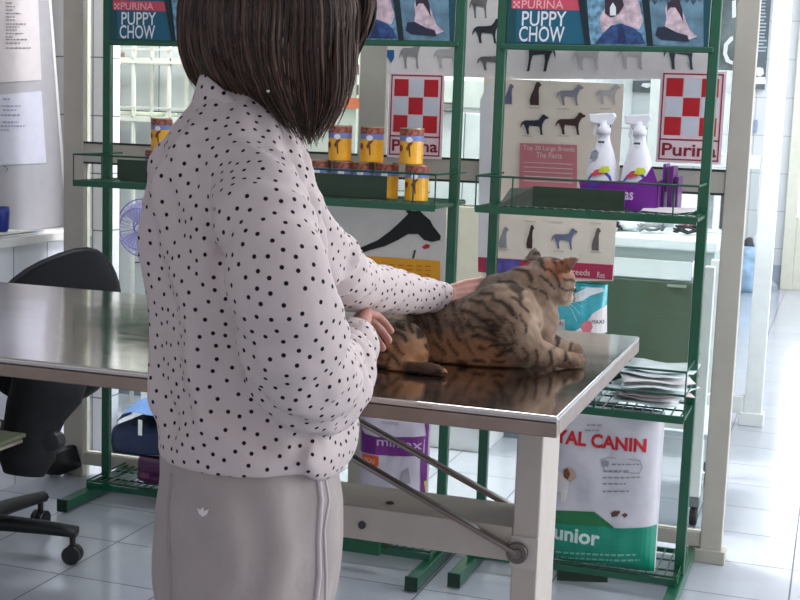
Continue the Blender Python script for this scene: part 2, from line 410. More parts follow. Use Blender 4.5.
    q('printed_hair', [(668, 12), (668, 4), (673, 0), (680, 0), (683, 10), (684, 22), (680, 14), (676, 8), (671, 8)], dr, .0016)
    q('printed_jeans', [(656, 36), (658, 28), (666, 27), (678, 33), (688, 36), (690, 42), (674, 41), (662, 40)], mat('photo dark slate', (34, 42, 66), .5), .0016)
    tr = MB()
    for k in range(9):
        x = 646+k*6.4; y = -3+2*math.sin(k*2.1); tr.plate([(P(a_, b_, RY).x, Y-.0016, P(a_, b_, RY).z) for a_, b_ in ((x, -40), (x+6, -40), (x+6, y+3), (x+3, y+7), (x, y+2))], (0, .0005, 0))
    tr.build('printed_trees', mat('photo tree blue', (58, 88, 104), .5, var=.3, vs=80), s)
    q('divider', [(636, -60), (645, -60), (654, 46.5), (648, 46.5)], mat('sign near black', (10, 36, 46), .4), .0032)
    q('divider', [(570, -60), (577, -60), (592, 45), (586, 45)], mat('sign near black', (10, 36, 46), .4), .0032)
    # olive label holder clipped on the upper shelf
    return t
rk = rack('green wire display rack nearest the corridor, holding two spray bottles and purple cartons')
OFF2 = Vector((-1.06-RX1, 3.63-RY, 0)); OFF1 = Vector((-2.342-RX0, 3.85-RY, 0))
rk2 = copy_tree(rk, None, OFF2); rk2['label'] = 'middle green wire display rack with stacked yellow dog food cans on its shelf'
rk1 = copy_tree(rk, None, OFF1); rk1['label'] = 'leftmost green wire display rack beside the black chair, half hidden by the person'

# ------------------------------------------------------------------ cans
CY = 3.53
m_cy = mat('can yellow label', (246, 178, 36), .35, var=.12, vs=30, coat=.3)
def can(px, pyb, Y, label, group='yellow dog food cans', zb=None, r=.034, h=.1):
    c = P(px, pyb, Y); c.z = zb if zb is not None else c.z
    t = thing('food_can', c, label, 'can', group)
    x, y, z = c
    MB().lathe([(r*.97, 0), (r, .002), (r, h-.002), (r*.97, h)], c, 24).build('can_body', m_cy, t, smooth=False)
    def band(z0, z1, m, nm, rr=r+.0006):
        MB().lathe([(rr, z0), (rr, z1)], c, 28).build(nm, m, t)
    band(h*.80, h*.985, mat('can meat photo band', (150, 84, 66), .5, var=.6, vs=110), 'label_band')
    band(h*.65, h*.81, mat('can blue band', (126, 136, 196), .4, var=.1), 'label_band')
    MB().lathe([(r*.99, h-.001), (r*1.0, h+.002), (r*.9, h+.002), (r*.88, h-.001)], c, 24).build('lid', mat('can lid', (180, 170, 160), .3, metal=.9), t)
    # marks on the front: wrapped patches
    def patch(pts, m, nm, rr=r+.0012):
        b = MB(); vs = [(x+rr*math.sin(a), y-rr*math.cos(a), z+zz) for a, zz in pts]; b.add(vs, [tuple(range(len(vs)))]); b.build(nm, m, t)
    circ = lambda a0, z0, ra, rz, n=14: [(a0+ra*math.cos(2*PI*k/n), z0+rz*math.sin(2*PI*k/n)) for k in range(n)]
    patch(circ(-.72, h*.45, .26, .0095), mat('can red badge', (150, 30, 50), .4), 'badge')
    patch(circ(.12, h*.69, .28, .008), M_white, 'label_patch', r+.0014)
    dg = mat('can dog brown', (122, 62, 26), .5)
    patch([(-.15, h*.45), (.1, h*.62), (.32, h*.66), (.42, h*.60), (.2, h*.5), (.26, h*.22), (.16, h*.2), (.08, h*.42), (-.02, h*.38)], dg, 'dog_picture')
    return t
ZS = 1.095
low = [(319, 'lower row, first from the left, above the olive tray'), (343, 'lower row, second from the left'), (362, 'lower row, third from the left'), (386, 'lower row, fourth from the left, at the tray edge'), (416, 'lower row, right end, standing clear of the tray')]
for i, (x, l) in enumerate(low):
    can(x, 203, CY if i in (4,) else CY+.03, 'yellow dog food can, ' + l, zb=ZS)
for x, l in ((339.5, 'left one of the three stacked on top'), (371.5, 'middle one of the three stacked on top'), (411, 'right one of the three stacked on top')):
    can(x, 162, CY+(.0 if x > 400 else .03), 'yellow dog food can, ' + l, zb=ZS+.1025)
CY1 = 3.85-.05
can(161.5, 150, CY1, 'upper yellow dog food can on the left rack beside the person\'s shoulder', zb=ZS+.102)
can(155.5, 176, CY1, 'lower dog food can on the left rack behind the olive tray', zb=ZS)

# olive trays / price holders
def tray(px0, px1, py0, py1, Y, label, lean=.01):
    a = P(px0, py1, Y); b = P(px1, py0, Y); z0 = 1.097; hgt = b.z-a.z
    m = MB().box((a.x, Y, z0), (b.x, Y+.003, z0+hgt)).box((a.x, Y, z0), (b.x, Y+.03, z0+.003))
    o = m.build('display_tray', M_olive, None, .001); tag(o, label, 'tray', 'olive front trays on the rack shelves'); return o
tray(306, 387, 181, 200, 3.455, 'olive green tray front before the lower row of dog food cans')
tray(117, 158, 168, 187, 3.68, 'olive green tray front on the leftmost rack shelf')
# right shelf: folded olive tray with grey side
a = P(532, 205, 3.54)
t = thing('display_tray', (a.x, 3.54, 1.097), 'long olive green tray on the right rack before the spray bottles', 'tray')
p0, p1 = P(533, 190, 3.53), P(625, 195, 3.53)
MB().box((p0.x, 3.53, 1.097), (p1.x, 3.533, 1.097+.056)).build('front_panel', M_olive, t, .001)
q0 = P(500, 190, 3.53)
MB().plate([(q0.x, 3.53, 1.097), (p0.x, 3.53, 1.097), (p0.x, 3.533, 1.15), (q0.x+.012, 3.60, 1.14)], (0, .003, 0)).build('side_flap', mat('tray grey flap', (86, 92, 84), .5), t)
MB().box((q0.x, 3.535, 1.097), (p1.x, 3.62, 1.099)).build('tray_bottom', M_olive, t)

# ------------------------------------------------------------------ spray bottles in purple carton
def spray(px, Y, label):
    c = P(px, 180, Y); c.z = 1.10
    t = thing('spray_bottle', c, label, 'spray bottle', 'white spray bottles')
    mw = mat('bottle white plastic', (236, 238, 246), .35, coat=.2)
    b = MB()
    prof = [(.046, 0), (.049, .01), (.048, .070), (.041, .115), (.031, .150), (.020, .180), (.017, .195), (.0165, .205)]
    v0 = MB().lathe(prof, (0, 0, 0), 24)
    b.add([Vector((c.x+v.x, c.y+v.y*.7, c.z+v.z)) for v in v0.v], v0.f)
    b.build('bottle_body', mw, t, smooth=True)
    h = MB().lathe([(.019, .2), (.019, .218), (.015, .222), (.014, .24)], c, 18); h.build('collar', mw, t, smooth=True)
    hd = MB()
    hd.plate([(c.x-.040, c.y-.012, c.z+.232), (c.x-.046, c.y-.012, c.z+.256), (c.x+.026, c.y-.012, c.z+.262), (c.x+.032, c.y-.012, c.z+.25), (c.x+.018, c.y-.012, c.z+.228), (c.x-.01, c.y-.012, c.z+.228)], (0, .024, 0))
    hd.build('spray_head', mw, t, .004)
    MB().plate([(c.x-.026, c.y-.005, c.z+.232), (c.x-.018, c.y-.005, c.z+.232), (c.x-.026, c.y-.005, c.z+.195), (c.x-.032, c.y-.005, c.z+.198)], (0, .01, 0)).build('trigger', mw, t, .002)
    def pt(pts, m, nm, k=0):
        b = MB(); vs = []
        for dx, dz in pts:
            rr = .0492 if dz < .08 else (.0492-(dz-.08)*.19)
            yy = c.y - .7*math.sqrt(max(0, rr*rr-dx*dx)) - .0015 - k
            vs.append((c.x+dx, yy, c.z+dz))
        b.add(vs, [tuple(range(len(vs)))]); b.build(nm, m, t)
    pt([(-.036, .05), (-.036, .072), (-.025, .09), (-.005, .1), (.015, .098), (.03, .085), (.038, .06), (.038, .045)], mat('label blue', (92, 104, 196), .4), 'label_wave')
    pt([(-.028, .082), (-.015, .1), (.008, .106), (.016, .097), (.004, .088), (-.014, .084)], mat('label coral', (214, 70, 90), .4), 'label_wave', .0008)
    pt([(-.005, .095), (.004, .112), (.022, .112), (.028, .1), (.014, .092)], mat('label lime', (206, 214, 50), .4), 'label_wave', .0014)
    pt([(-.012, .176), (-.012, .182), (.006, .182), (.006, .176)], M_ink, 'label_text', .001)
    if px < 620:
        pt([(-.034, .13), (-.030, .15), (-.018, .158), (-.008, .15), (-.012, .135), (-.024, .128)], mat('label grey dog', (150, 154, 166), .5), 'label_dog', .002)
    return t
spray(601.5, 3.70, 'white trigger spray bottle on the left, with a grey dog head on its label')
spray(637, 3.70, 'white trigger spray bottle on the right, beside the purple packets')
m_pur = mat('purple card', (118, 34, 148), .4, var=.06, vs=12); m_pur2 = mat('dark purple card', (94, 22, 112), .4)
t = thing('display_carton', (P(620, 205, 3.66).x, 3.66, 1.097), 'purple cardboard display carton in front of the white spray bottles', 'carton')
def pq(pts, Y, m, nm, th=.003): MB().plate([P(a, b, Y) for a, b in pts], (0, th, 0)).build(nm, m, t)
pq([(583, 206), (579, 181), (590, 181), (622, 181), (636, 183), (646, 176), (652, 166), (657, 181), (656, 211), (654, 212.5)], 3.615, m_pur, 'front_panel')
c0, c1 = P(581, 200, 3.62), P(658, 200, 3.62)
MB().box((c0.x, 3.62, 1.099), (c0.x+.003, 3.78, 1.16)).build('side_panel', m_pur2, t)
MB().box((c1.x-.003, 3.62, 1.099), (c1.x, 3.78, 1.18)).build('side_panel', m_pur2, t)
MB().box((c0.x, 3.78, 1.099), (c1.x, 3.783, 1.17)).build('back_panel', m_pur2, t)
ptext('as', (624, 200), (633.5, 192), 3.6135, mat('purple text', (226, 196, 236), .5), t, bold=.02)
pq([(581, 190), (591, 184), (606, 181.5), (590, 188), (583, 197)], 3.6135, mat('blue violet swash', (84, 60, 180), .4), 'swash', .001)
# purple packets
for i, (x0, x1, y0, y1, Y) in enumerate([(660, 666, 167, 212.5, 3.70), (666, 674, 169.5, 213, 3.685), (674, 679, 180, 213.5, 3.69)]):
    a, b = P(x0, y1, Y), P(x1, y0, Y)
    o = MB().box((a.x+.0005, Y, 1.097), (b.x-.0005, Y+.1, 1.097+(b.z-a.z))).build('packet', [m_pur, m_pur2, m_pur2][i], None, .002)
    tag(o, ['tall purple packet touching the display carton', 'purple packet in the middle of the three beside the carton', 'short thin purple packet nearest the rack post'][i], 'packet', 'purple packets on the right rack')
# papers on the right end of the shelf
o = MB().plate([P(640, 212, 3.56), P(676, 215, 3.54), P(694, 213, 3.55)], (0, .08, .006)).build('leaflet', M_paper, None, .001)
for v in o.data.vertices: pass
tag(o, 'pale leaflet lying on the right shelf end below the purple packets', 'leaflet')
o.location.z = 1.098

# ------------------------------------------------------------------ lower shelf papers
zsh = .557
for i in range(9):
    random.seed(i+3)
    w, d = random.uniform(.16, .24), random.uniform(.13, .2)
    cx = -.475 + .004*i; cy = 3.66 + random.uniform(-.03, .05); z = zsh + .0112*i
    if i == 7: cx = -.47
    an = random.uniform(-.35, .35); ca, sa = math.cos(an), math.sin(an)
    mb = MB(); n = 6; vs = []
    for r in range(n+1):
        for s in range(n+1):
            u, v = (r/n-.5)*w, (s/n-.5)*d
            vs.append((cx+u*ca-v*sa, cy+u*sa+v*ca, z + .004*math.sin(u*40+i)*math.cos(v*33) + .004))
    mb.add(vs, [(r*(n+1)+s, r*(n+1)+s+1, (r+1)*(n+1)+s+1, (r+1)*(n+1)+s) for r in range(n) for s in range(n)])
    o = mb.build('leaflet', [M_paper, mat('plastic sleeve', (226, 236, 238), .25), mat('pinkish sheet', (214, 196, 196), .6)][[1, 0, 2, 1, 0, 1, 0, 1, 1][i]], None, smooth=True)
    md = o.modifiers.new('thick', 'SOLIDIFY'); md.thickness = .0025
    tag(o, 'crumpled pale paper or plastic sheet lying in the pile on the low right rack shelf', 'paper', 'loose sheets on the low shelf')
# dark green folder behind papers
o = MB().plate([P(610, 378, 3.76), P(610, 362, 3.76), P(640, 366, 3.76), P(640, 384, 3.76)], (0, .01, 0)).build('folder', mat('dark green folder', (16, 74, 62), .5), None)
tag(o, 'dark green folder standing behind the papers on the low right shelf', 'folder')
o.location.z = .552

# ------------------------------------------------------------------ pet food bags
def pillow_bag(name, X0, X1, Z0, Z1, Y, depth, m, label, cat='bag', lean=0, seedv=1, edge=.35):
    """front face at y=Y, filled bag with seams; returns (thing, surface function)"""
    t = thing(name, ((X0+X1)/2, Y+depth/2, Z0), label, cat)
    nx, nz = 22, 28
    def S(u, v, sd):
        e = (1-abs(2*u-1)**4)*(1-abs(2*v-1)**8*.85)
        e = max(0, e)**.6
        x = X0+(X1-X0)*u; z = Z0+(Z1-Z0)*v
        w = noise.noise(Vector((u*3, v*4, seedv)))*.010 + noise.noise(Vector((u*8, v*9, seedv+5)))*.004
        y = Y + depth/2 + sd*(e*depth/2) + (w*e*(-1)) + lean*v
        return Vector((x, y, z))
    mb = MB()
    for sd in (-1, 1):
        vs = [S(i/nx, j/nz, sd) for j in range(nz+1) for i in range(nx+1)]
        mb.add(vs, [(j*(nx+1)+i, j*(nx+1)+i+1, (j+1)*(nx+1)+i+1, (j+1)*(nx+1)+i) for j in range(nz) for i in range(nx)])
    o = mb.build('bag_body', m, t, smooth=True)
    bm = bmesh.new(); bm.from_mesh(o.data); bmesh.ops.remove_doubles(bm, verts=bm.verts, dist=1e-4); bmesh.ops.recalc_face_normals(bm, faces=bm.faces); bm.to_mesh(o.data); bm.free()
    sf = MB().add([S(i/nx, j/nz, -1) for j in range(nz+1) for i in range(nx+1)], [(j*(nx+1)+i, j*(nx+1)+i+1, (j+1)*(nx+1)+i+1, (j+1)*(nx+1)+i) for j in range(nz) for i in range(nx)])
    def surf(v, k=.0015):
        u = min(1, max(0, (v.x-X0)/(X1-X0))); w = min(1, max(0, (v.z-Z0)/(Z1-Z0)))
        return Vector((v.x, S(u, w, -1).y-k, v.z))
    return t, surf
def patch_on(surf, poly, m, parent, name, k=.0015):
    """polygon (x,z) tessellated on the bag front"""
    bm = bmesh.new(); vs = [bm.verts.new((x, 0, z)) for x, z in poly]; bm.faces.new(vs)
    xs = [a for a, b in poly]; zs = [b for a, b in poly]
    def cuts(lo, hi, n, no):
        for i in range(1, n):
            c = lo+(hi-lo)*i/n
            bmesh.ops.bisect_plane(bm, geom=bm.verts[:]+bm.edges[:]+bm.faces[:], plane_co=(c, 0, 0) if no[0] else (0, 0, c), plane_no=no)
    cuts(min(xs), max(xs), max(2, int((max(xs)-min(xs))/.012)), (1, 0, 0)); cuts(min(zs), max(zs), max(2, int((max(zs)-min(zs))/.012)), (0, 0, 1))
    bm.verts.index_update()
    mb = MB(); mb.add([surf(v.co, k) for v in bm.verts], [tuple(v.index for v in f.verts) for f in bm.faces]); bm.free()
    return mb.build(name, m, parent)
def pp(pts, Y): return [(P(a, b, Y).x, P(a, b, Y).z) for a, b in pts]
def bagtext(s, a, b, Y, surf, m, t, bold=0, k=.0022):
    xm = (a[0]+b[0])/2; return text(s, (P(*a, Y).x, P(xm, a[1], Y).z), (P(*b, Y).x, P(xm, b[1], Y).z), Y, m, t, bold=bold, M=lambda v: surf(v, k))

YB = 3.60
a = P(536, 588, YB); b = P(664, 412, YB)
m_bagw = mat('bag off white', (208, 206, 214), .38, var=.04, bump=.15, bs=18)
t, sf = pillow_bag('pet_food_bag', a.x, b.x, .071, .535, YB-.02, .11, m_bagw, 'large white and green pet food sack on the floor shelf of the right rack', 'pet food bag', seedv=2)
bd = pp([(536, 508), (596, 509), (604, 516), (614, 525), (658, 527), (664, 575), (536, 573)], YB)
zmin, zmax, xmin, xmax = .068, .535, a.x, b.x
cl = lambda pts: [(min(xmax-.002, max(xmin+.002, x)), min(zmax-.002, max(zmin+.002, z))) for x, z in pts]
patch_on(sf, cl(pp([(536, 520), (612, 524), (616, 526), (658, 527), (664, 578), (536, 572)], YB)), mat('bag emerald', (8, 138, 112), .35, var=.05), t, 'green_panel')
patch_on(sf, cl(pp([(536, 508), (596, 510), (616, 526), (600, 524), (536, 520)], YB)), mat('bag leaf green', (20, 110, 62), .35), t, 'green_panel', .0024)
patch_on(sf, cl(pp([(536, 572), (664, 577), (664, 600), (536, 600)], YB)), mat('bag deep green', (16, 96, 60), .35), t, 'green_panel', .0024)
bagtext('ROYAL CANIN', (533, 445.5), (648, 431.5), YB, sf, M_red, t, .035)
bagtext('junior', (548, 545), (602, 526), YB, sf, mat('bag letter', (206, 228, 222), .4), t, .03)
bagtext('GENTLE FORMULA', (556, 516), (576, 512.5), YB, sf, mat('bag letter', (206, 228, 222), .4), t)
g_l = mat('bag fine print', (120, 190, 168), .5)
for k, y in enumerate((549, 555.5, 561, 566)):
    bagtext(['Light complete food for puppies', 'Adapted for small and medium breeds', 'with a balanced recipe', 'for healthy growth'][k], (556, y+2.2+.0), ([639, 641, 608, 604][k], y+2.6), YB, sf, g_l, t) if False else None
for k, (y, x1, s_) in enumerate(((551, 638, '~~~~ ~~~~~~~~~~~ ~~~~~~~~ ~~~~~'), (557, 640, '~~~~~ ~~~~~ ~~ ~~~ ~~~~~~~ ~~~~~'), (562.5, 606, '~~~ ~~ ~~~~~~ ~~~~'), (567.5, 602, '~~ ~~ ~~~~~~~ ~~~'))):
    xx = 556; random.seed(k)
    fb = MB()
    while xx < x1:
        w = random.uniform(2, 7); p = pp([(xx, y+(xx-556)*.03+1.2), (min(xx+w, x1), y+(xx-556)*.03+1.2), (min(xx+w, x1), y+(xx-556)*.03-1), (xx, y+(xx-556)*.03-1)], YB)
        fb.add([sf(Vector((c[0], 0, c[1])), .0024) for c in p], [(0, 1, 2, 3)]); xx += w+1.6
    fb.build('fine_print', g_l, t)
gr = mat('bag grey print', (146, 146, 156), .5)
for k, (x0, x1, y) in enumerate(((613, 640, 463), (604, 630, 469.5), (604, 642, 476), (604, 628, 482), (604, 630, 489.5), (588, 604, 424), (586, 600, 429))):
    xx = x0; random.seed(k+9); fb = MB()
    while xx < x1:
        w = random.uniform(2, 6); p = pp([(xx, y+.7), (min(xx+w, x1), y+.7), (min(xx+w, x1), y-.7), (xx, y-.7)], YB)
        fb.add([sf(Vector((c[0], 0, c[1])), .0024) for c in p], [(0, 1, 2, 3)]); xx += w+1.3
    fb.build('fine_print', gr, t)
# callout outline
fb = MB(); ring = [(602, 458), (609, 456), (640, 459), (643, 466), (640, 472), (606, 470)]
for (x0, y0), (x1, y1) in zip(ring, ring[1:]+ring[:1]):
    A = Vector((x0, y0)); B = Vector((x1, y1)); n = Vector((-(B-A).y, (B-A).x)).normalized()*.35
    p = pp([tuple(A+n), tuple(B+n), tuple(B-n), tuple(A-n)], YB); fb.add([sf(Vector((c[0], 0, c[1])), .0024) for c in p], [(0, 1, 2, 3)])
fb.build('callout_outline', gr, t)
patch_on(sf, pp([(603, 461), (605, 458), (610, 460), (609, 465), (604, 465)], YB), gr, t, 'callout_dog', .0024)
# puppy picture
patch_on(sf, pp([(548, 470), (556, 468), (564, 472), (570, 478), (570, 488), (566, 500), (562, 500), (562, 490), (556, 492), (554, 500), (548, 500)], YB), mat('puppy white', (226, 222, 218), .5, var=.05), t, 'puppy_picture', .0026)
patch_on(sf, pp([(566, 468), (572, 466), (577, 470), (578, 476), (572, 480), (567, 476)], YB), mat('puppy head', (196, 168, 146), .5), t, 'puppy_picture', .0034)
patch_on(sf, pp([(565, 468), (569, 466), (572, 472), (569, 478), (565, 475)], YB), mat('puppy brown ear', (120, 72, 48), .5), t, 'puppy_ear', .0042)
for pts in ([(612, 511), (616, 508.5), (620, 510), (619, 514), (613, 515)], [(618, 509), (621, 508.5), (621, 512), (619, 512)], [(623, 513), (626, 511), (629, 513), (626, 516)]):
    patch_on(sf, pp(pts, YB), mat('kibble brown', (92, 60, 52), .6), t, 'kibble_picture', .0026)
patch_on(sf, pp([(556, 568), (607, 572), (607, 584), (556, 582)], 3.6), M_olive, t, 'label_strip', .006)

# teal pouch behind the cat's face, standing on the low shelf
Yt = 3.62
a = P(540, 400, Yt); b = P(606, 286, Yt)
m_teal = mat('teal glossy plastic', (58, 182, 196), .15, var=.25, vs=14, bump=.5, bs=16, coat=.5)
t, sf = pillow_bag('pet_food_bag', a.x, b.x, zsh+.002, b.z, Yt, .07, m_teal, 'glossy turquoise and white plastic pouch standing just beyond the cat\'s face', 'pet food bag', seedv=7)
patch_on(sf, pp([(585, 325), (592, 314), (605, 306), (605, 334), (570, 334)], Yt), M_paper, t, 'white_panel')
patch_on(sf, pp([(574, 294), (586, 288), (602, 288.5), (603, 292), (590, 296), (582, 301), (575, 302)], Yt), mat('pouch white gloss', (226, 236, 240), .2), t, 'white_panel')
patch_on(sf, pp([(545, 321), (565, 319), (566, 334), (545, 334)], Yt), M_paper, t, 'white_panel')
patch_on(sf, pp([(583, 332), (581, 326), (585, 321), (591, 321), (593, 327), (590, 332)], Yt), mat('pouch coral', (226, 128, 142), .5), t, 'coral_mark', .0025)
bagtext('MAXI', (592, 324), (603, 320), Yt, sf, M_ink, t, 0, .003)
bagtext('G SUN', (549, 325), (564, 320.5), Yt, sf, M_ink, t, 0, .003)

# purple sack at the foot of the middle rack
Ym = 3.52
a = P(352, 552, Ym); b = P(426, 418, Ym)
t, sf = pillow_bag('pet_food_bag', a.x, b.x, .071, b.z, Ym, .10, mat('pale lilac sack', (206, 198, 212), .4, var=.05, bump=.2, bs=16), 'white and purple pet food sack standing behind the table strut', 'pet food bag', seedv=4)
x0, x1 = a.x+.002, b.x-.002
cm = lambda pts: [(min(x1, max(x0, x)), z) for x, z in pts]
vio = mat('sack purple', (112, 30, 126), .35, var=.06)
patch_on(sf, cm(pp([(350, 436), (378, 437), (426, 438), (426, 457), (392, 456), (350, 452)], Ym)), vio, t, 'purple_band')
patch_on(sf, cm(pp([(421, 418.5), (426, 419), (426, 438), (423, 438)], Ym)), vio, t, 'purple_band')
patch_on(sf, cm(pp([(350, 426), (357, 428), (364, 434), (378, 437), (350, 437)], Ym)), vio, t, 'purple_band', .0022)
patch_on(sf, cm(pp([(419, 457), (426, 457), (426, 490), (421, 520), (418, 500)], Ym)), vio, t, 'purple_band')
patch_on(sf, cm(pp([(360, 454), (379, 456), (379, 464), (374, 472), (362, 468)], Ym)), mat('sack orange', (226, 92, 40), .4), t, 'orange_mark', .0022)
bagtext('mintax', (377, 448), (421, 439.5), Ym, sf, mat('sack letter', (196, 176, 206), .5), t, .01)
bagtext('you', (362, 465), (375, 458), Ym, sf, mat('sack letter o', (244, 200, 180), .5), t, .01)
bagtext('medical', (381, 424.5), (398, 421.5), Ym, sf, gr, t)
patch_on(sf, cm(pp([(398, 484), (402, 472), (408, 468), (410, 484)], Ym)), mat('sack grey cat', (160, 156, 164), .5), t, 'cat_picture', .0022)
patch_on(sf, cm(pp([(360, 541), (372, 537), (388, 540), (390, 548), (360, 546)], Ym)), mat('sack red', (176, 60, 60), .5), t, 'red_mark', .0022)
bagtext('ROYAL', (393, 551), (404, 547), Ym, sf, M_ink, t)
patch_on(sf, cm(pp([(421, 484), (427, 484), (427, 496), (422, 496)], Ym)), mat('sack lime', (190, 190, 60), .5), t, 'lime_mark', .0022)
o = MB().box((P(340, 550, 3.44).x, 3.44, .064), (P(379, 550, 3.44).x, 3.46, .115)).build('display_tray', mat('green tray', (14, 84, 56), .4), None, .001)
tag(o, 'small green tray front low on the middle rack, below the table beam', 'tray')

# purple pack on the leftmost rack floor shelf
t, sf = pillow_bag('pet_food_bag', P(133, 495, 3.8).x, P(200, 495, 3.8).x, .068, .15, 3.78, .12, mat('plum plastic', (86, 34, 84), .35, var=.2), 'dark plum coloured bag lying low on the leftmost rack', 'pet food bag', seedv=11)
patch_on(sf, [(P(140, 480, 3.8).x, .09), (P(152, 480, 3.8).x, .09), (P(152, 480, 3.8).x, .12), (P(143, 480, 3.8).x, .125)], mat('plum light', (132, 70, 110), .4), t, 'label_patch')

# ------------------------------------------------------------------ posters and signs on the partition
def purina(x0, x1, ytop, ybot, label, Y=3.975):
    a = P(x0, ybot, Y); b = P(x1, ytop, Y); w = b.x-a.x; h = b.z-a.z
    t = thing('checker_sign', (a.x+w/2, Y, a.z), label, 'sign', 'red and white checkered signs')
    MB().box((a.x, Y-.002, a.z), (b.x, Y, b.z)).build('sign_board', M_pinkw, t)
    L = lambda u: a.x+w*u
    Zv = lambda v: a.z+h*v
    f = MB(); k = .02
    for u0, v0, u1, v1 in ((.04, .03, .06, .97), (.94, .03, .96, .97), (.04, .03, .96, .045), (.04, .955, .96, .97), (.04, .245, .96, .262)):
        f.box((L(u0), Y-.0032, Zv(v0)), (L(u1), Y-.002, Zv(v1)))
    f.build('border_line', M_dred, t)
    r = MB(); g = MB()
    for i in range(3):
        for j in range(3):
            u0 = .10+.27*i; v0 = .30+.21*j
            (r if (i+j) % 2 == 0 else g).box((L(u0), Y-.0032, Zv(v0)), (L(u0+.255), Y-.002, Zv(v0+.198)))
    r.build('red_squares', M_red, t); g.build('grey_squares', M_greysq, t)
    text('Purina', (L(.09), Zv(.075)), (L(.925), Zv(.215)), Y-.0032, M_dred, t, bold=.02)
    return t
purina(387, 445, 73, 157, 'smaller red and white checkered sign behind the yellow cans')
purina(655.5, 727, 71.5, 162, 'larger red and white checkered sign partly behind the right rack post')

DOG = [(0, .52), (.05, .60), (.14, .66), (.45, .67), (.62, .70), (.72, .84), (.76, .96), (.84, .97), (.90, .90), (1, .85), (.98, .78), (.88, .74), (.82, .62), (.78, .48), (.77, .30), (.80, .06), (.83, 0), (.74, 0), (.70, .25), (.66, .38), (.45, .40), (.30, .42), (.28, .26), (.30, .06), (.32, 0), (.23, 0), (.19, .22), (.12, .42), (.06, .50), (.02, .42), (-.02, .30), (-.03, .40)]
SIT = [(.1, 0), (.05, .2), (.15, .45), (.3, .65), (.38, .85), (.5, 1), (.68, .98), (.85, .86), (.7, .78), (.66, .6), (.7, .35), (.72, .04), (.8, 0)]
def silhouettes(t, items, Y):
    for kind, x0, y0, x1, y1, m, flip in items:
        a = P(x0, y1, Y); b = P(x1, y0, Y); w, h = b.x-a.x, b.z-a.z
        pts = [((1-u) if flip else u, v) for u, v in (DOG if kind == 'd' else SIT)]
        MB().plate([(a.x+w*u, Y-.0035, a.z+h*v) for u, v in pts], (0, .001, 0)).build('dog_picture', m, t)
d_bk = mat('print black dog', (46, 50, 58), .6, var=.1); d_br = mat('print dark brown dog', (72, 50, 46), .6); d_gr = mat('print grey dog', (150, 148, 158), .6, var=.15); d_li = mat('print pale dog', (196, 190, 190), .6, var=.08); d_bl = mat('print blue grey dog', (112, 116, 146), .6, var=.2)
Yp = 3.974
M_cream = mat('cream poster', (246, 232, 216), .6, var=.02); M_poster = mat('upper poster', (236, 228, 226), .6, var=.02)
t = thing('dog_poster', (P(550, 78, Yp).x, Yp, P(550, 78, Yp).z), 'wide pale poster of large dogs in a row, top centre behind the racks', 'poster')
MB().plate([P(455, -70, Yp), P(716, -66, Yp), P(709, 79, Yp), P(505, 79, Yp), P(388, 73, Yp), P(388, -70, Yp)][:6], (0, .002, 0)).build('sheet', M_poster, t)
silhouettes(t, [('d', 473, 18, 503, 43, d_bk, 0), ('d', 478, 50, 508, 70, mat('print brindle', (116, 108, 108), .6, var=.3), 0), ('d', 470, -12, 492, 18, mat('print brindle', (116, 108, 108), .6, var=.3), 0), ('d', 521, 30, 556, 71, d_bk, 1), ('d', 574, 38, 606, 70, d_li, 0), ('d', 618, 36, 650, 69, d_li, 0), ('d', 664, 32, 702, 69, mat('print charcoal dog', (66, 74, 84), .6), 0), ('d', 400, 38, 424, 68, mat('print faint dog', (150, 146, 148), .6), 0), ('d', 434, 40, 462, 68, mat('print faint dog2', (186, 182, 182), .6), 0)], Yp)
MB().plate([P(387, 50, Yp-.003), P(394, 50, Yp-.003), P(394, 58, Yp-.003), P(391, 63, Yp-.003), P(387, 57, Yp-.003)], (0, .001, 0)).build('printed_arrow', mat('print blue', (46, 98, 150), .6), t)
Yq = 3.968
t = thing('dog_breed_chart', (P(555, 280, Yq).x, Yq, P(555, 280, Yq).z), 'cream dog breed chart with pink title box hanging behind the right rack', 'poster')
MB().plate([P(482, 281, Yq), P(484, 78, Yq), P(624, 84, Yq), P(613, 281, Yq)], (0, .002, 0)).build('sheet', M_cream, t)
MB().plate([P(478, 262, Yq-.001), P(480, 100, Yq-.001), P(492, 78, Yq-.001), P(490, 262, Yq-.001)], (0, .001, 0)).build('sheet_margin', M_white, t)
silhouettes(t, [('s', 529, 82, 544, 105, d_br, 0), ('d', 557, 84, 584, 105, d_gr, 0), ('d', 597, 84, 621, 104, d_li, 0), ('s', 504, 84, 516, 104, d_bl, 0), ('d', 521, 114, 549, 134, mat('print navy dog', (44, 48, 66), .6), 0), ('d', 556, 112, 586, 134, d_br, 0), ('d', 596, 112, 616, 134, d_bk, 0), ('s', 498, 227, 511, 247, d_gr, 0), ('s', 526, 225, 536, 248, d_br, 0), ('d', 552, 228, 578, 248, d_bl, 0), ('s', 591, 228, 603, 250, mat('print taupe dog', (112, 100, 98), .6), 0)], Yq)
pk = mat('pink title box', (214, 130, 136), .6)
MB().plate([P(519, 188, Yq-.004), P(520, 143, Yq-.004), P(577, 145, Yq-.004), P(577, 190, Yq-.004)], (0, .001, 0)).build('title_box', pk, t)
wl = mat('title letters', (246, 226, 222), .6)
ptext('Top 20 Large Breeds', (523, 152), (575, 146), Yq-.0052, wl, t); ptext('The Facts', (536, 158), (562, 152.5), Yq-.0052, wl, t)
fb = MB()
for k in range(5):
    y = 162+k*4.6; a, b = P(524, y+.5, Yq), P(573, y-.5+.8, Yq); fb.box((a.x, Yq-.0052, a.z), (b.x, Yq-.0048, a.z+.0022))
fb.build('fine_print', wl, t)
cr = mat('crimson band', (190, 52, 88), .55)
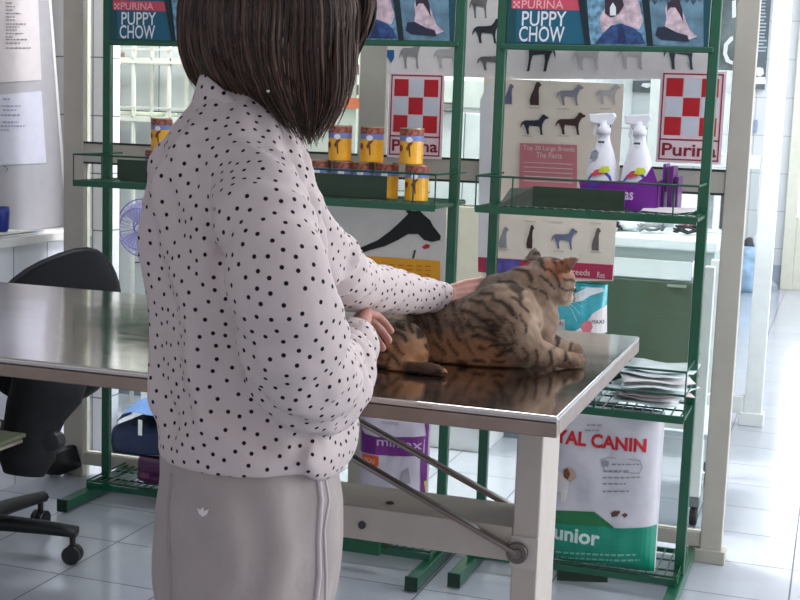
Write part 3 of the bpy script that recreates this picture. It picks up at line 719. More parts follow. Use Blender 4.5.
MB().plate([P(478, 272, Yq-.003), P(478, 257, Yq-.003), P(613, 265, Yq-.003), P(612, 280, Yq-.003)], (0, .001, 0)).build('crimson_band', cr, t)
MB().plate([P(486, 273, Yq-.0045), P(486, 258, Yq-.0045), P(520, 260, Yq-.0045), P(520, 275, Yq-.0045)], (0, .001, 0)).build('violet_square', mat('violet square', (96, 84, 168), .55, var=.3, vs=40), t)
ptext('Breeds', (568, 275), (590, 269), Yq-.0042, wl, t); ptext('Res', (597, 278), (605, 272), Yq-.0042, wl, t)
fb = MB()
for x, y in ((529, 108), (558, 109), (600, 109), (522, 136), (558, 136), (553, 251), (590, 252), (498, 249), (552, 222), (590, 223), (525, 221)):
    a = P(x, y, Yq); fb.box((a.x, Yq-.003, a.z), (a.x+.035, Yq-.002, a.z+.0016))
fb.build('fine_print', mat('grey fine print', (176, 168, 164), .6), t)

# panel poster with a long black dog silhouette and an orange sheet
Yr = 3.979
t = thing('black_dog_poster', (P(380, 290, Yr).x, Yr, P(380, 290, Yr).z), 'pale grey poster with a long black dog neck and head and a tiny red mark', 'poster')
MB().plate([P(296, 300, Yr), P(296, 196, Yr), P(446, 202, Yr), P(446, 310, Yr)], (0, .003, 0)).build('sheet', mat('pale grey poster', (222, 218, 214), .6, var=.02), t)
MB().plate([P(x, y, Yr-.002) for x, y in [(330, 262), (345, 252), (362, 247), (378, 240), (390, 231), (400, 222), (408, 214), (404, 208), (412, 211), (420, 211), (424, 215), (430, 220), (433, 226), (441, 236), (440, 240), (432, 242), (424, 240), (418, 234), (408, 234), (398, 240), (385, 246), (370, 250), (356, 255), (344, 264), (334, 270)]], (0, .001, 0)).build('dog_silhouette', mat('print black', (20, 22, 24), .5), t)
MB().plate([P(x, y, Yr-.002) for x, y in [(422, 247), (426, 244), (430, 245), (429, 248), (424, 249)]], (0, .001, 0)).build('red_tongue', M_red, t)
MB().plate([P(x, y, Yr-.002) for x, y in [(412, 258), (414, 250), (416, 250), (414, 259)]], (0, .001, 0)).build('black_stroke', M_ink, t)
t = thing('orange_notice', (P(402, 300, Yr-.004).x, Yr-.004, P(402, 300, Yr).z), 'orange printed notice below the black dog poster, above the cat', 'notice')
MB().plate([P(366, 300, Yr-.006), P(366, 256, Yr-.006), P(440, 261, Yr-.006), P(440, 305, Yr-.006)], (0, .002, 0)).build('sheet', mat('orange yellow card', (240, 168, 36), .55), t)
fb = MB()
for y in (264, 268, 272.5):
    for x in range(372, 434, 9):
        a = P(x, y+(x-366)*.04, Yr); fb.box((a.x, Yr-.0075, a.z), (a.x+.018, Yr-.0065, a.z+.003))
fb.build('fine_print', mat('orange print', (196, 116, 30), .6), t)
# ------------------------------------------------------------------ room behind the glass
# olive fronted cabinet with white counter
M_wc = mat('white counter', (216, 226, 226), .35); M_wg = mat('grey white cabinet body', (176, 190, 188), .45)  # cabinet body is a darker grey white than the counter
Yk = 5.25
kx0, kx1 = -1.0, P(712, 300, Yk).x
t = thing('cabinet', ((kx0+kx1)/2, Yk+.2, 0), 'low cabinet with dark olive door and white top, behind the glass on the right', 'cabinet')
zt_ = P(650, 237, Yk).z
MB().box((kx0, Yk-.03, zt_-.045), (kx1+.01, Yk+.6, zt_)).build('worktop', M_wc, t, .008)
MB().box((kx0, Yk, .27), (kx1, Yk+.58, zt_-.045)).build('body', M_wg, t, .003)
MB().box((kx0+.01, Yk-.018, P(650, 278, Yk).z), (P(691, 278, Yk).x, Yk, P(650, 259, Yk).z)).build('drawer', M_wc, t, .004)
dz0, dz1 = .29, P(650, 280, Yk).z
dr_ = MB().box((kx0+.01, Yk-.02, dz0), (P(694, 300, Yk).x, Yk, dz1)).build('door', mat('olive grey door', (72, 88, 70), .25, var=.06, vs=6), t, .003)
MB().box((P(668, 284, Yk).x, Yk-.028, P(668, 286, Yk).z), (P(687, 284, Yk).x, Yk-.02, P(668, 283.5, Yk).z)).build('handle', mat('grey green handle', (128, 144, 132), .4), dr_)
for x in (kx0+.03, kx1-.03):
    for y in (Yk+.03, Yk+.5): MB().box((x-.02, y-.02, 0), (x+.02, y+.02, .27)).build('leg', M_frame2, t)
# clutter on the counter
o = None
mb = MB(); random.seed(5)
c = P(628, 228, Yk+.25); vs = []
mb.ball((c.x, Yk+.25, zt_+.035), .06, 14, 9, (1.2, .8, .58))
for v in mb.v: v += Vector((noise.noise(v*22)*.018, noise.noise(v*25+Vector((3, 0, 0)))*.018, noise.noise(v*21)*.014))
for v in mb.v: v.z = max(v.z, zt_+.001)
tag(mb.build('plastic_bag', mat('white film', (234, 238, 240), .3), None, smooth=True), 'crumpled white plastic bag lying on the white counter behind the glass', 'bag')
for k in range(3):
    mb = MB(); pts = []
    cx = [P(612, 228, Yk+.3).x, P(655, 232, Yk+.3).x, P(690, 232, Yk+.3).x][k]
    for i in range(40):
        a = i*.55; pts.append((cx+.05*math.cos(a)*(1+.3*math.sin(i)), Yk+.16+.1*k*.3+.05*math.sin(a*1.1), zt_+.008+.03*abs(math.sin(i*.37+k))))
    mb.tube(pts, .005, 6); tag(mb.build('cable', [M_black, mat('grey cable', (120, 126, 130), .4), M_black][k], None, smooth=True), ['black cable tangle left of the white bag on the counter', 'grey cable coiled right of the white bag on the counter', 'black cable loops on the counter nearest the lettered carton'][k], 'cable', 'cables on the counter')
# white carton with red letters on counter
a = P(664, 240, Yk+.1); b = P(724, 190, Yk+.1)
t = thing('carton', ((a.x+b.x)/2, Yk+.3, zt_+.001), 'white carton with big red letters on the counter behind the rack post', 'carton')
MB().box((a.x, Yk+.4, zt_+.001), (b.x, Yk+.55, b.z+.03)).build('box_body', M_white, t, .003)
text('AVIK', (a.x+.04, zt_+.012), (b.x-.12, zt_+.06), Yk+.398, M_red, t, bold=.02)
x0_, x1_ = P(703, 210, Yk+.4).x, P(713, 210, Yk+.4).x
MB().box((x0_, Yk+.396, zt_+.02), (x1_, Yk+.4, b.z+.02)).build('grey_strip', mat('grey print strip', (140, 146, 152), .5, var=.3), t)
MB().box((x1_+.03, Yk+.396, zt_+.02), (x1_+.05, Yk+.4, b.z+.01)).build('black_strip', M_ink, t)

# white wheeled trolley right behind the glass
t = thing('trolley', (-.6, 4.5, 0), 'white tubular trolley on casters behind the glass beside the grey frame', 'trolley')
for x, y in ((-.386, 4.36), (-.386, 4.85), (-.70, 4.36), (-.70, 4.85)):
    MB().box((x-.017, y-.017, .10), (x+.017, y+.017, .88 if x > -.5 and y < 4.5 else .36)).build('leg', M_frame2, t, .004)
    cst = MB().box((x-.018, y-.018, .064), (x+.018, y+.018, .10)).build('caster', mat('caster bracket', (120, 124, 128), .35, metal=.7), t, .004)
    MB().lathe([(.015, -.012), (.031, -.012), (.034, -.006), (.034, .006), (.031, .012), (.015, .012)], (x, y, .034), 20, 'X').build('wheel', M_black, cst)
for z in (.34,):
    MB().box((-.70, 4.35, z-.014), (-.372, 4.37, z+.014)).build('rail', M_frame2, t); MB().box((-.70, 4.84, z-.014), (-.372, 4.86, z+.014)).build('rail', M_frame2, t)
MB().box((-.72, 4.35, .30), (-.355, 4.86, .315)).build('lower_shelf', mat('trolley shelf', (190, 204, 212), .3), t)
# tall white pole unit with green-ish cap next to it
t = thing('infusion_stand', (P(706, 500, 4.6).x, 4.6, 0), 'tall white upright pole behind the glass, between the green post and the grey frame', 'stand')
pX = P(711, 350, 5.0).x
MB().box((pX-.022, 5.0, .03), (pX+.022, 5.03, zt_-.05)).build('pole', M_frame2, t, .004)
MB().box((pX-.03, 4.95, 0), (pX+.03, 5.08, .03)).build('base', M_frame2, t, .004)
MB().tube([(P(697, 270, 4.9).x, 4.9, .0), (P(697, 270, 4.9).x, 4.9, .80)], .012, 10).build('tube', mat('pale tube', (200, 212, 212), .4), t)
MB().lathe([(.018, 0), (.02, .05), (.014, .06)], (P(697, 270, 4.9).x, 4.9, .78), 12).build('cap', M_white, t)

# white wire shelving on the back wall, left
t = thing('wire_shelf_unit', (-2.6, 5.0, 0), 'white wire shelving unit behind the left glass pane', 'shelf unit')
M_wire = mat('cream wire', (214, 214, 204), .4)
sx = [P(x, 60, 5.0).x for x in (84, 104, 122, 145, 152, 158, 168, 198)]
for x in (sx[0], sx[2], sx[5], sx[7]+.1):
    for y in (5.10, 5.26): MB().box((x-.007, y-.007, 0), (x+.007, y+.007, 2.2)).build('upright', M_wire, t)
for ypx in (-5, 59, 118):
    z = P(120, ypx, 5.0).z
    s = MB(); s.box((sx[0], 5.09, z-.012), (sx[7]+.1, 5.105, z+.012)); s.box((sx[0], 5.255, z-.012), (sx[7]+.1, 5.27, z+.012))
    for k in range(30):
        x = sx[0]+(sx[7]+.1-sx[0])*k/29; s.box((x-.002, 5.10, z-.003), (x+.002, 5.26, z+.003))
    s.box((sx[0], 5.09, z+.045), (sx[7]+.1, 5.097, z+.052))
    for k in range(8):
        x = sx[0]+(sx[7]+.1-sx[0])*k/7; s.box((x-.003, 5.09, z), (x+.003, 5.097, z+.05))
    s.build('shelf', M_wire, t)
z = P(120, 135, 5.0).z
o = MB().box((P(86, 135, 5.0).x, 5.11, P(120, 118, 5).z+.013), (P(150, 135, 5.).x, 5.24, P(120, 118, 5).z+.03)).build('tray', mat('pale green tray', (206, 212, 190), .4), None, .003)
tag(o, 'flat pale green tray on the white wire shelf behind the glass, left', 'tray')
o = MB().box((P(95, 60, 4.97).x, 5.11, P(95, 59, 5).z+.013), (P(102, 60, 4.97).x, 5.16, P(95, 59, 5).z+.04)).build('clip', mat('brown block', (146, 118, 100), .6), None, .003)
tag(o, 'tiny brown block on the white wire shelf beside the left rack post', 'block')

# desk fan behind the glass
Yfan = 4.92; c = P(143, 228, Yfan)
t = thing('desk_fan', (c.x, Yfan, .62), 'white fan with a violet wire cage behind the glass, left of the person', 'fan')
M_viol = mat('violet wire', (112, 100, 168), .4)
R_ = .125
g = MB()
for k in range(30):
    a = 2*PI*k/30; g.tube([(c.x+.02*math.cos(a), Yfan-.035, c.z+.02*math.sin(a)), (c.x+R_*.7*math.cos(a), Yfan-.045, c.z+R_*.7*math.sin(a)), (c.x+R_*math.cos(a), Yfan, c.z+R_*math.sin(a)), (c.x+R_*.6*math.cos(a), Yfan+.05, c.z+R_*.6*math.sin(a))], .0012, 5)
for rr, yy in ((R_, 0), (R_*.7, -.045), (.02, -.035), (R_*.6, .05)):
    g.tube([(c.x+rr*math.cos(2*PI*k/32), Yfan+yy, c.z+rr*math.sin(2*PI*k/32)) for k in range(33)], .003, 6, cap=False)
g.build('cage', M_viol, t)
for k in range(3):
    b = MB(); vs = []
    for i in range(7):
        for j in range(5):
            a = 2*PI*k/3 + (i/6-.5)*1.2; r = .02+(R_-.035)*j/4; vs.append((c.x+r*math.cos(a), Yfan+.012*(i/6-.5)*2, c.z+r*math.sin(a)))
    b.add(vs, [(i*5+j, i*5+j+1, (i+1)*5+j+1, (i+1)*5+j) for i in range(6) for j in range(4)]); b.build('blade', mat('fan blade lilac', (178, 176, 214), .3), t)
MB().lathe([(.035, 0), (.045, .02), (.045, .09), (.03, .11)], (c.x, Yfan+.03, c.z), 20, 'Y').build('motor_housing', M_white, t)
zf = P(143, 300, Yfan).z
MB().tube([(c.x, Yfan+.06, zf-.1), (c.x, Yfan+.06, c.z)], .014, 10).build('stand', M_white, t)
fz = zf-.1
t.location.z = 0
for ch in t.children: ch.location.z = 0
for ch in t.children:
    ch.data.transform(Matrix.Translation((0, 0, .62)))
MB().box((c.x-.03, Yfan+.045, 0), (c.x+.03, Yfan+.075, fz+.01)).build('stand', M_white, t)
MB().lathe([(.09, 0), (.09, .02), (.03, .04)], (c.x, Yfan+.06, 0), 28).build('base', M_white, t)
# hook bracket on the back wall
a = P(134, 272, 5.29)
o = MB().tube([(a.x+.04, 5.285, a.z+.05), (a.x, 5.27, a.z+.045), (a.x, 5.26, a.z), (a.x+.015, 5.25, a.z)], .004, 6).build('wall_hook', M_ink, None); tag(o, 'small dark wire hook on the white tiles behind the glass', 'hook')

# blue pet bed, low behind the partition
Yb = 4.3
t = thing('pet_bed', (P(130, 440, Yb).x, Yb+.2, 0), 'navy and light blue padded pet bed on the floor behind the glass', 'pet bed')
a, b = P(107, 455, Yb), P(190, 425, Yb)
m_n = mat('navy fabric', (28, 40, 74), .9, var=.2, bump=.2, bs=80)
mm = MB(); mm.box((a.x, Yb, .0), (b.x+.2, Yb+.32, .115)); mm.build('cushion_base', m_n, t, .04, seg=4)
bl = MB(); n = 16; vs = []
for i in range(n+1):
    for j in range(n+1):
        u, v = i/n, j/n; x = a.x+.03+(b.x+.17-a.x-.03)*u
        vs.append((x, Yb+.01+.3*v, .108 + .10*smoothstep(-.05, .1, u)*(1-.2*u)*math.sin(PI*min(1, .15+v*.85))**.5 + noise.noise(Vector((u*5, v*5, 1)))*.012))
bl.add(vs, [(i*(n+1)+j, i*(n+1)+j+1, (i+1)*(n+1)+j+1, (i+1)*(n+1)+j) for i in range(n) for j in range(n)])
bl.build('blanket', mat('light blue fabric', (92, 124, 176), .85, bump=.2, bs=60), t, smooth=True)
w = P(140, 425, Yb)
MB().box((w.x-.006, Yb-.004, .09), (w.x+.010, Yb-.001, .15)).build('care_tag', M_white, t)

# middle bay: pale cabinet door and white cabinets behind the glass
t = thing('tall_cabinet', (P(335, 100, 4.9).x, 5.0, 0), 'tall pale grey green cabinet behind the glass right of the hair', 'cabinet')
a, b = P(280, 100, 4.85), P(364, 100, 4.85)
MB().box((a.x, 4.87, 0), (b.x-.0, 5.28, 2.1)).build('body', mat('pale grey green', (206, 212, 200), .45), t, .004)
dd_ = MB().box((a.x+.01, 4.85, .05), (b.x-.03, 4.87, 2.08)).build('door', mat('pale grey green door', (200, 206, 194), .4), t, .003)
for zc in (P(360, 70, 4.85).z, P(360, 90, 4.85).z, P(360, 50, 4.85).z): MB().lathe([(.006, -.02), (.006, .02)], (b.x-.025, 4.845, zc), 8).build('hinge', M_chrome, dd_)
MB().plate([P(343, 108, 4.845), P(343, 97, 4.845), P(366, 99, 4.845), P(366, 109, 4.845)], (0, .003, 0)).build('orange_sticker', mat('orange sticker', (218, 124, 84), .5), dd_)
t = thing('white_cabinet', (P(475, 150, 5.0).x, 5.0, 0), 'white glazed medicine cabinet behind the glass between the two right racks', 'cabinet')
a, b = P(430, 150, 4.95), P(497, 150, 4.95)
z1 = P(470, 78, 4.95).z
MB().box((a.x, 4.97, 0), (b.x, 5.28, z1)).build('body', M_white, t, .003)
zc0, zc1 = P(470, 108, 4.95).z, P(470, 80, 4.95).z
MB().box((a.x+.02, 4.955, zc0), (b.x-.03, 4.97, zc1)).build('door', mat('door pale green', (206, 216, 210), .3), t, .003)
zb5 = P(462, 205, 4.95).z; mbg = mat('beige lower door', (188, 182, 166), .5)
MB().box((a.x+.02, 4.955, zb5), ((a.x+b.x)/2-.002, 4.97, zc0-.02)).build('door', M_wc, t, .003)
MB().box(((a.x+b.x)/2+.002, 4.955, zb5), (b.x-.03, 4.97, zc0-.02)).build('door', M_wc, t, .003)
MB().box((a.x+.005, 4.950, .1), (b.x-.002, 4.97, zb5-.006)).build('lower_door', mbg, t, .003)
for y_ in (104, 112): MB().box((a.x-.0, 4.94, P(450, y_, 4.95).z), (a.x+.12, 4.955, P(450, y_, 4.95).z+.006)).build('rail', M_chrome, t)
MB().box((b.x-.03, 4.96, .05), (b.x, 4.97, z1-.01)).build('edge_strip', M_frame2, t)
# frosted bottles row under the crossbar
for i, x in enumerate((436, 452)):
    c = P(x, 205, 4.5)
    t = thing('storage_jar', (c.x, 4.5, 0), 'x', 'jar')
    bpy.data.objects.remove(t)
# dark picture strip and corridor poster
Yw = 6.58
t = thing('wall_picture', (P(638, 86, Yw).x, Yw, P(638, 92, Yw).z), 'small dark grey picture strip on the tiles above the spray bottles', 'picture')
MB().plate([P(620, 92, Yw), P(624, 81, Yw), P(662, 80, Yw), P(662, 93, Yw)], (0, .01, 0)).build('picture', mat('dark grey print', (96, 104, 106), .5, var=.5, vs=9), t)
MB().plate([P(641, 86, Yw-.003), P(643, 83, Yw-.003), P(650, 83, Yw-.003), P(652, 86, Yw-.003), P(647, 88, Yw-.003)], (0, .002, 0)).build('white_shape', M_white, t)
Yv = 11.55
t = thing('dark_poster', (P(760, 88, Yv).x, Yv, P(760, 88, Yv).z), 'dark grey poster with pale lettering and a small white dog, high in the corridor', 'poster')
a, b = P(700, 88, Yv), P(774, -40, Yv)
MB().box((a.x, Yv, a.z), (b.x, Yv+.01, b.z)).build('sheet', mat('slate print', (92, 104, 112), .5, var=.25, vs=3), t)
fb = MB(); random.seed(3)
for k in range(22):
    y = -20+k*3.4; w = random.uniform(5, 9); p = P(758+random.uniform(-1, 1), y, Yv-.005); q = P(758+w, y-1.3, Yv-.005); fb.box((p.x, Yv-.004, p.z), (q.x, Yv-.001, q.z))
fb.build('fine_print', mat('pale print', (176, 190, 198), .5), t)
MB().plate([P(x, y, Yv-.006) for x, y in [(754, 84), (752, 77), (765, 77), (766, 84)]], (0, .002, 0)).build('white_card', M_white, t)
MB().plate([P(x, y, Yv-.012) for x, y in [(756, 75), (755, 70), (758, 67), (763, 68), (764, 74), (760, 77)]], (0, .002, 0)).build('dog_picture', mat('print white dog', (220, 224, 226), .5, var=.2, vs=40), t)
Yu = 6.56
t = thing('mirror_print', (P(728, 60, 5.29).x, Yu, P(728, 70, Yu).z), 'dark picture with a white curved figure seen between rack post and frame', 'picture')
a, b = P(712, 70, Yu), P(745, -40, Yu)
MB().box((a.x, Yu, a.z), (b.x, Yu+.01, b.z)).build('picture', mat('slate print two', (108, 118, 120), .5, var=.4, vs=8), t)
MB().plate([P(x, y, Yu-.004) for x, y in [(733, 65), (726, 62), (723, 54), (724, 44), (730, 37), (733, 36), (733, 40), (728, 45), (727, 54), (730, 60), (733, 61)]], (0, .002, 0)).build('white_curve', M_white, t)
MB().plate([P(x, y, Yu-.004) for x, y in [(732, 18), (732, 1), (736, 0), (736, 17)]], (0, .002, 0)).build('white_patch', M_white, t)

# blue bag of stuff at the corridor end
t = thing('waste_bin', (P(751, 290, 11.3).x, 11.2, 0), 'blue translucent bag-lined bin standing at the far end of the corridor', 'bin')
c = P(751, 288, 11.2)
bb = MB().lathe([(.105, 0), (.13, .05), (.135, .32), (.12, .38)], (c.x, 11.2, 0), 16)
for v in bb.v: v += Vector((noise.noise(v*9)*.02, noise.noise(v*9+Vector((5, 0, 0)))*.02, 0))
bb.build('bag_liner', mat('sky blue film', (160, 190, 220), .3, var=.3, vs=9), t, smooth=True)
for k, (dx, z, m) in enumerate(((-.04, .42, M_ink), (.03, .46, M_paper), (.07, .5, M_white))):
    b = MB(); b.ball((c.x+dx, 11.2, z-.03), .06, 10, 7, (.8, .6, 1.1)); b.build('crumpled_rubbish', m, t)
# pole of a mop beside
t = thing('mop', (P(765, 290, 11.35).x, 11.4, 0), 'thin mop handle leaning on the far corridor wall', 'mop')
p0 = P(770, 288, 11.35); p1 = P(764, 165, 11.5)
MB().tube([(p0.x, 11.35, .05), (p1.x, 11.5, p1.z)], .009, 8).build('handle', mat('grey white handle', (196, 204, 210), .4), t)
MB().lathe([(.07, 0), (.06, .05), (.015, .09)], (p0.x, 11.35, 0), 12).build('mop_head', mat('mop grey', (150, 160, 172), .8), t)
o = MB().box((P(753, 132, 11.55).x, 11.56, P(753, 132, 11.55).z), (P(757, 126, 11.55).x, 11.6, P(757, 120, 11.55).z)).build('dispenser', mat('blue grey unit', (140, 160, 190), .4), None, .005)
tag(o, 'tiny blue grey dispenser on the far corridor tiles', 'dispenser')

# ------------------------------------------------------------------ left: notice board and desk items
XB = -2.76
t = thing('notice_board', (XB, 3.9, .879), 'grey slanting board with two printed sheets, standing on the left counter', 'notice board')
def bx(pts, dx, th, nm, m):
    mb = MB(); mb.plate([PX(x, y, XB) + Vector((dx, 0, 0)) for x, y in pts], (th, 0, 0)); return mb.build(nm, m, t)
pA = PX(44, -60, XB); pB = PX(66, 226, XB); pB.z = .88
mb = MB().plate([pA, pB, Vector((XB, 2.6, .88)), Vector((XB, 2.6, pA.z))], (-.02, 0, 0)); mb.build('board_panel', mat('board grey', (148, 146, 152), .5, var=.03), t)
d = Vector((0, .016, 0))
MB().plate([pA+Vector((.001, 0, 0)), pB+Vector((.001, 0, 0)), pB+d+Vector((.001, 0, 0)), pA+d+Vector((.001, 0, 0))], (-.024, 0, 0)).build('edge_trim', mat('board white edge', (212, 210, 208), .5), t)
sh1 = bx([(-60, -40), (36, -40), (41, 80), (-60, 86)], .001, .001, 'printed_sheet', mat('board sheet', (184, 176, 178), .7))
sh2 = bx([(-60, 100), (41, 91), (46, 163), (-60, 168)], .001, .001, 'printed_sheet', mat('bluish paper', (176, 176, 190), .7))
def lines(rows, nm, m, seed):
    random.seed(seed); fb = MB()
    for x0, x1, y in rows:
        x = x0
        while x < x1:
            w = random.uniform(1.5, 4); a_, b_ = min(x+w, x1), .55
            fb.add([PX(q, r, XB)+Vector((.0035, 0, 0)) for q, r in ((x, y+b_), (a_, y+b_), (a_, y-b_), (x, y-b_))], [(0, 1, 2, 3)]); x += w+.9
    fb.build(nm, m, t)
lines([(5, 12, 3), (5, 14, 6.5), (5, 12, 10), (5, 20, 13.5), (5, 14, 17), (5, 14, 20), (5, 25, 24), (5, 18, 27), (5, 16, 30), (5, 23, 33.5), (5, 12, 37), (5, 26, 39.5), (5, 20, 43), (5, 30, 48)], 'printed_text', mat('sheet print', (110, 104, 108), .7), 1)
lines([(2, 9, 99), (0, 20, 106), (2, 15, 110), (0, 19, 115), (0, 24, 126), (2, 18, 122), (0, 8, 130)], 'printed_text', mat('sheet print blue', (112, 112, 140), .7), 2)
# cables / marks
fb = MB().tube([PX(x, y, XB+.004) for x, y in ((4, 166), (8, 169), (6, 172))], .0015, 5); fb.build('pen_mark', M_ink, t)
# papers on the counter
for i, (x0, y0, y1, z, m) in enumerate(((-2.9, 3.25, 3.92, .8795, M_paper), (-2.86, 3.35, 3.98, .8835, mat('blue grey folder', (132, 150, 166), .5)), (-2.9, 3.2, 3.9, .8875, mat('cream sheet', (222, 216, 196), .6)), (-2.92, 3.1, 3.86, .8915, M_white))):
    mb = MB().box((-2.735+.0*i, y0, z), (-2.67-.004*i, y1, z+.003)); o = mb.build('paper_sheet', m, None); 
    o.rotation_euler.z = (-.04, .05, -.02, .03)[i]*.4
    tag(o, ['bottom white sheet of the paper stack on the left counter', 'blue grey folder in the paper stack on the left counter', 'cream sheet second from top of the left counter stack', 'topmost white sheet on the left counter stack'][i], 'paper', 'papers on the left counter')
# blue cup
c = PX(2, 200, -2.71)
t = thing('blue_cup', (-2.705, c.y, .895), 'dark blue rounded plastic cup at the left picture edge on the counter', 'cup')
MB().lathe([(.024, 0), (.03, .01), (.034, .06), (.032, .085), (.028, .085), (.028, .02)], (-2.705, c.y-.02, .895), 20).build('cup_body', mat('cobalt plastic', (26, 46, 132), .35), t, smooth=True)
MB().tube([(-2.705, c.y-.05, .965), (-2.705, c.y-.075, .955), (-2.705, c.y-.072, .92), (-2.705, c.y-.05, .915)], .004, 8).build('handle', mat('cobalt plastic', (26, 46, 132), .35), t)

# ------------------------------------------------------------------ examination table
M_top = bpy.data.materials.new('stainless top'); M_top.use_nodes = True
nt = M_top.node_tree; b = nt.nodes['Principled BSDF']; b.inputs['Metallic'].default_value = 1; b.inputs['Base Color'].default_value = rgb(206, 200, 196); b.inputs['Roughness'].default_value = .14
tc = nt.nodes.new('ShaderNodeTexCoord'); mp = nt.nodes.new('ShaderNodeMapping'); mp.inputs['Scale'].default_value = (1, 1, 1)
nz = nt.nodes.new('ShaderNodeTexNoise'); nz.inputs['Scale'].default_value = 3.2; nz.inputs['Detail'].default_value = 1.5
nt.links.new(tc.outputs['Object'], mp.inputs[0]); nt.links.new(mp.outputs[0], nz.inputs[0])
bp = nt.nodes.new('ShaderNodeBump'); bp.inputs['Strength'].default_value = .35; bp.inputs['Distance'].default_value = .008
nt.links.new(nz.outputs['Fac'], bp.inputs['Height']); nt.links.new(bp.outputs[0], b.inputs['Normal'])
n2 = nt.nodes.new('ShaderNodeTexNoise'); n2.inputs['Scale'].default_value = 7; n2.inputs['Detail'].default_value = 5
mp2 = nt.nodes.new('ShaderNodeMapping'); mp2.inputs['Scale'].default_value = (1, 5, 1); nt.links.new(tc.outputs['Object'], mp2.inputs[0]); nt.links.new(mp2.outputs[0], n2.inputs[0])
mr = nt.nodes.new('ShaderNodeMapRange'); mr.inputs['To Min'].default_value = .05; mr.inputs['To Max'].default_value = .17; nt.links.new(n2.outputs['Fac'], mr.inputs['Value']); nt.links.new(mr.outputs[0], b.inputs['Roughness'])
TX0, TX1, TY0, TY1, TZ = -2.6, -.40, 2.01, 2.895, .86
t = thing('examination_table', (-1.5, 2.45, 0), 'long stainless steel topped examination table carrying the tabby cat', 'table')
MB().box((TX0, TY0, TZ-.012), (TX1, TY1, TZ)).build('tabletop', M_top, t, .004)
rim = MB()
rim.box((TX0, TY0, TZ-.036), (TX1, TY0+.02, TZ-.012)); rim.box((TX0, TY1-.02, TZ-.036), (TX1, TY1, TZ-.012)); rim.box((TX0, TY0+.02, TZ-.036), (TX0+.02, TY1-.02, TZ-.012)); rim.box((TX1-.02, TY0+.02, TZ-.036), (TX1, TY1-.02, TZ-.012))
rim.build('rim', mat('folded steel rim', (150, 134, 124), .35, metal=.9, var=.08), t, .002)
MB().box((TX0+.05, TY0+.06, TZ-.04), (TX1-.05, TY1-.06, TZ-.013)).build('underside', mat('underside board', (90, 84, 80), .6), t)
LY0, LY1 = 2.38, 2.54
for xl in (-.55, -1.12, -2.40):
    MB().box((xl, LY0, 0.0), (xl+.052, LY1, TZ-.04)).build('leg', M_steelpaint, t, .004)
a = P(345, 512, LY0)
MB().box((-1.12+.052, LY0+.002, .478), (-.55, LY1-.002, .548)).build('beam', M_steelpaint, t, .004)
for x, y in ((390, 503), (362, 525)):
    pass
p = PZ(390, 503, .549); MB().lathe([(.008, 0), (.008, .003)], (p.x, p.y, .548), 12).build('bolt', M_ink, t)
p = P(362, 525, LY0+.001); MB().lathe([(.008, -.003), (.008, .001)], (p.x, LY0+.001, p.z), 12, 'Y').build('bolt', M_ink, t)
# diagonal struts, flat steel rods with ring bolt
def strut(pa, pb, Y, nm='strut'):
    A = P(*pa, Y); B = P(*pb, Y); D = (A-B).normalized(); k = (TZ-.045-B.z)/D.z; T = B+D*k
    o = MB().bar(B, T, .006, .017, up=(0, 1, 0)); 
    s = MB(); s.bar(B, T, .010, .020, up=(0, 1, 0)); ob = s.build(nm, M_chrome, t, .003)
    g = MB(); off = Vector((0, -.0056, 0)); g.bar(B+off, T+off, .002, .004, up=(0, 1, 0)); g.build('groove', mat('groove dark', (60, 54, 52), .5), ob)
    return B
MB().box((-.552, LY0-.005, P(520, 568, LY0).z), (-.497, LY0, P(520, 536, LY0).z)).build('bracket_plate', mat('plate white', (206, 198, 190), .45), t, .002)
B = strut((357, 460), (517, 553), LY0-.014)
MB().lathe([(.012, -.006), (.021, -.006), (.021, .006), (.012, .006)], (B.x, B.y, B.z), 24, 'Y').build('ring_bolt', mat('steel ring', (120, 112, 108), .3, metal=1), t, .002)
MB().lathe([(.010, -.009), (.0115, -.004), (.0115, .01)], (B.x, B.y, B.z), 16, 'Y').build('bolt', mat('steel bolt', (130, 124, 120), .3, metal=1), t)
strut((357, 420), (522, 512), LY1+.012)

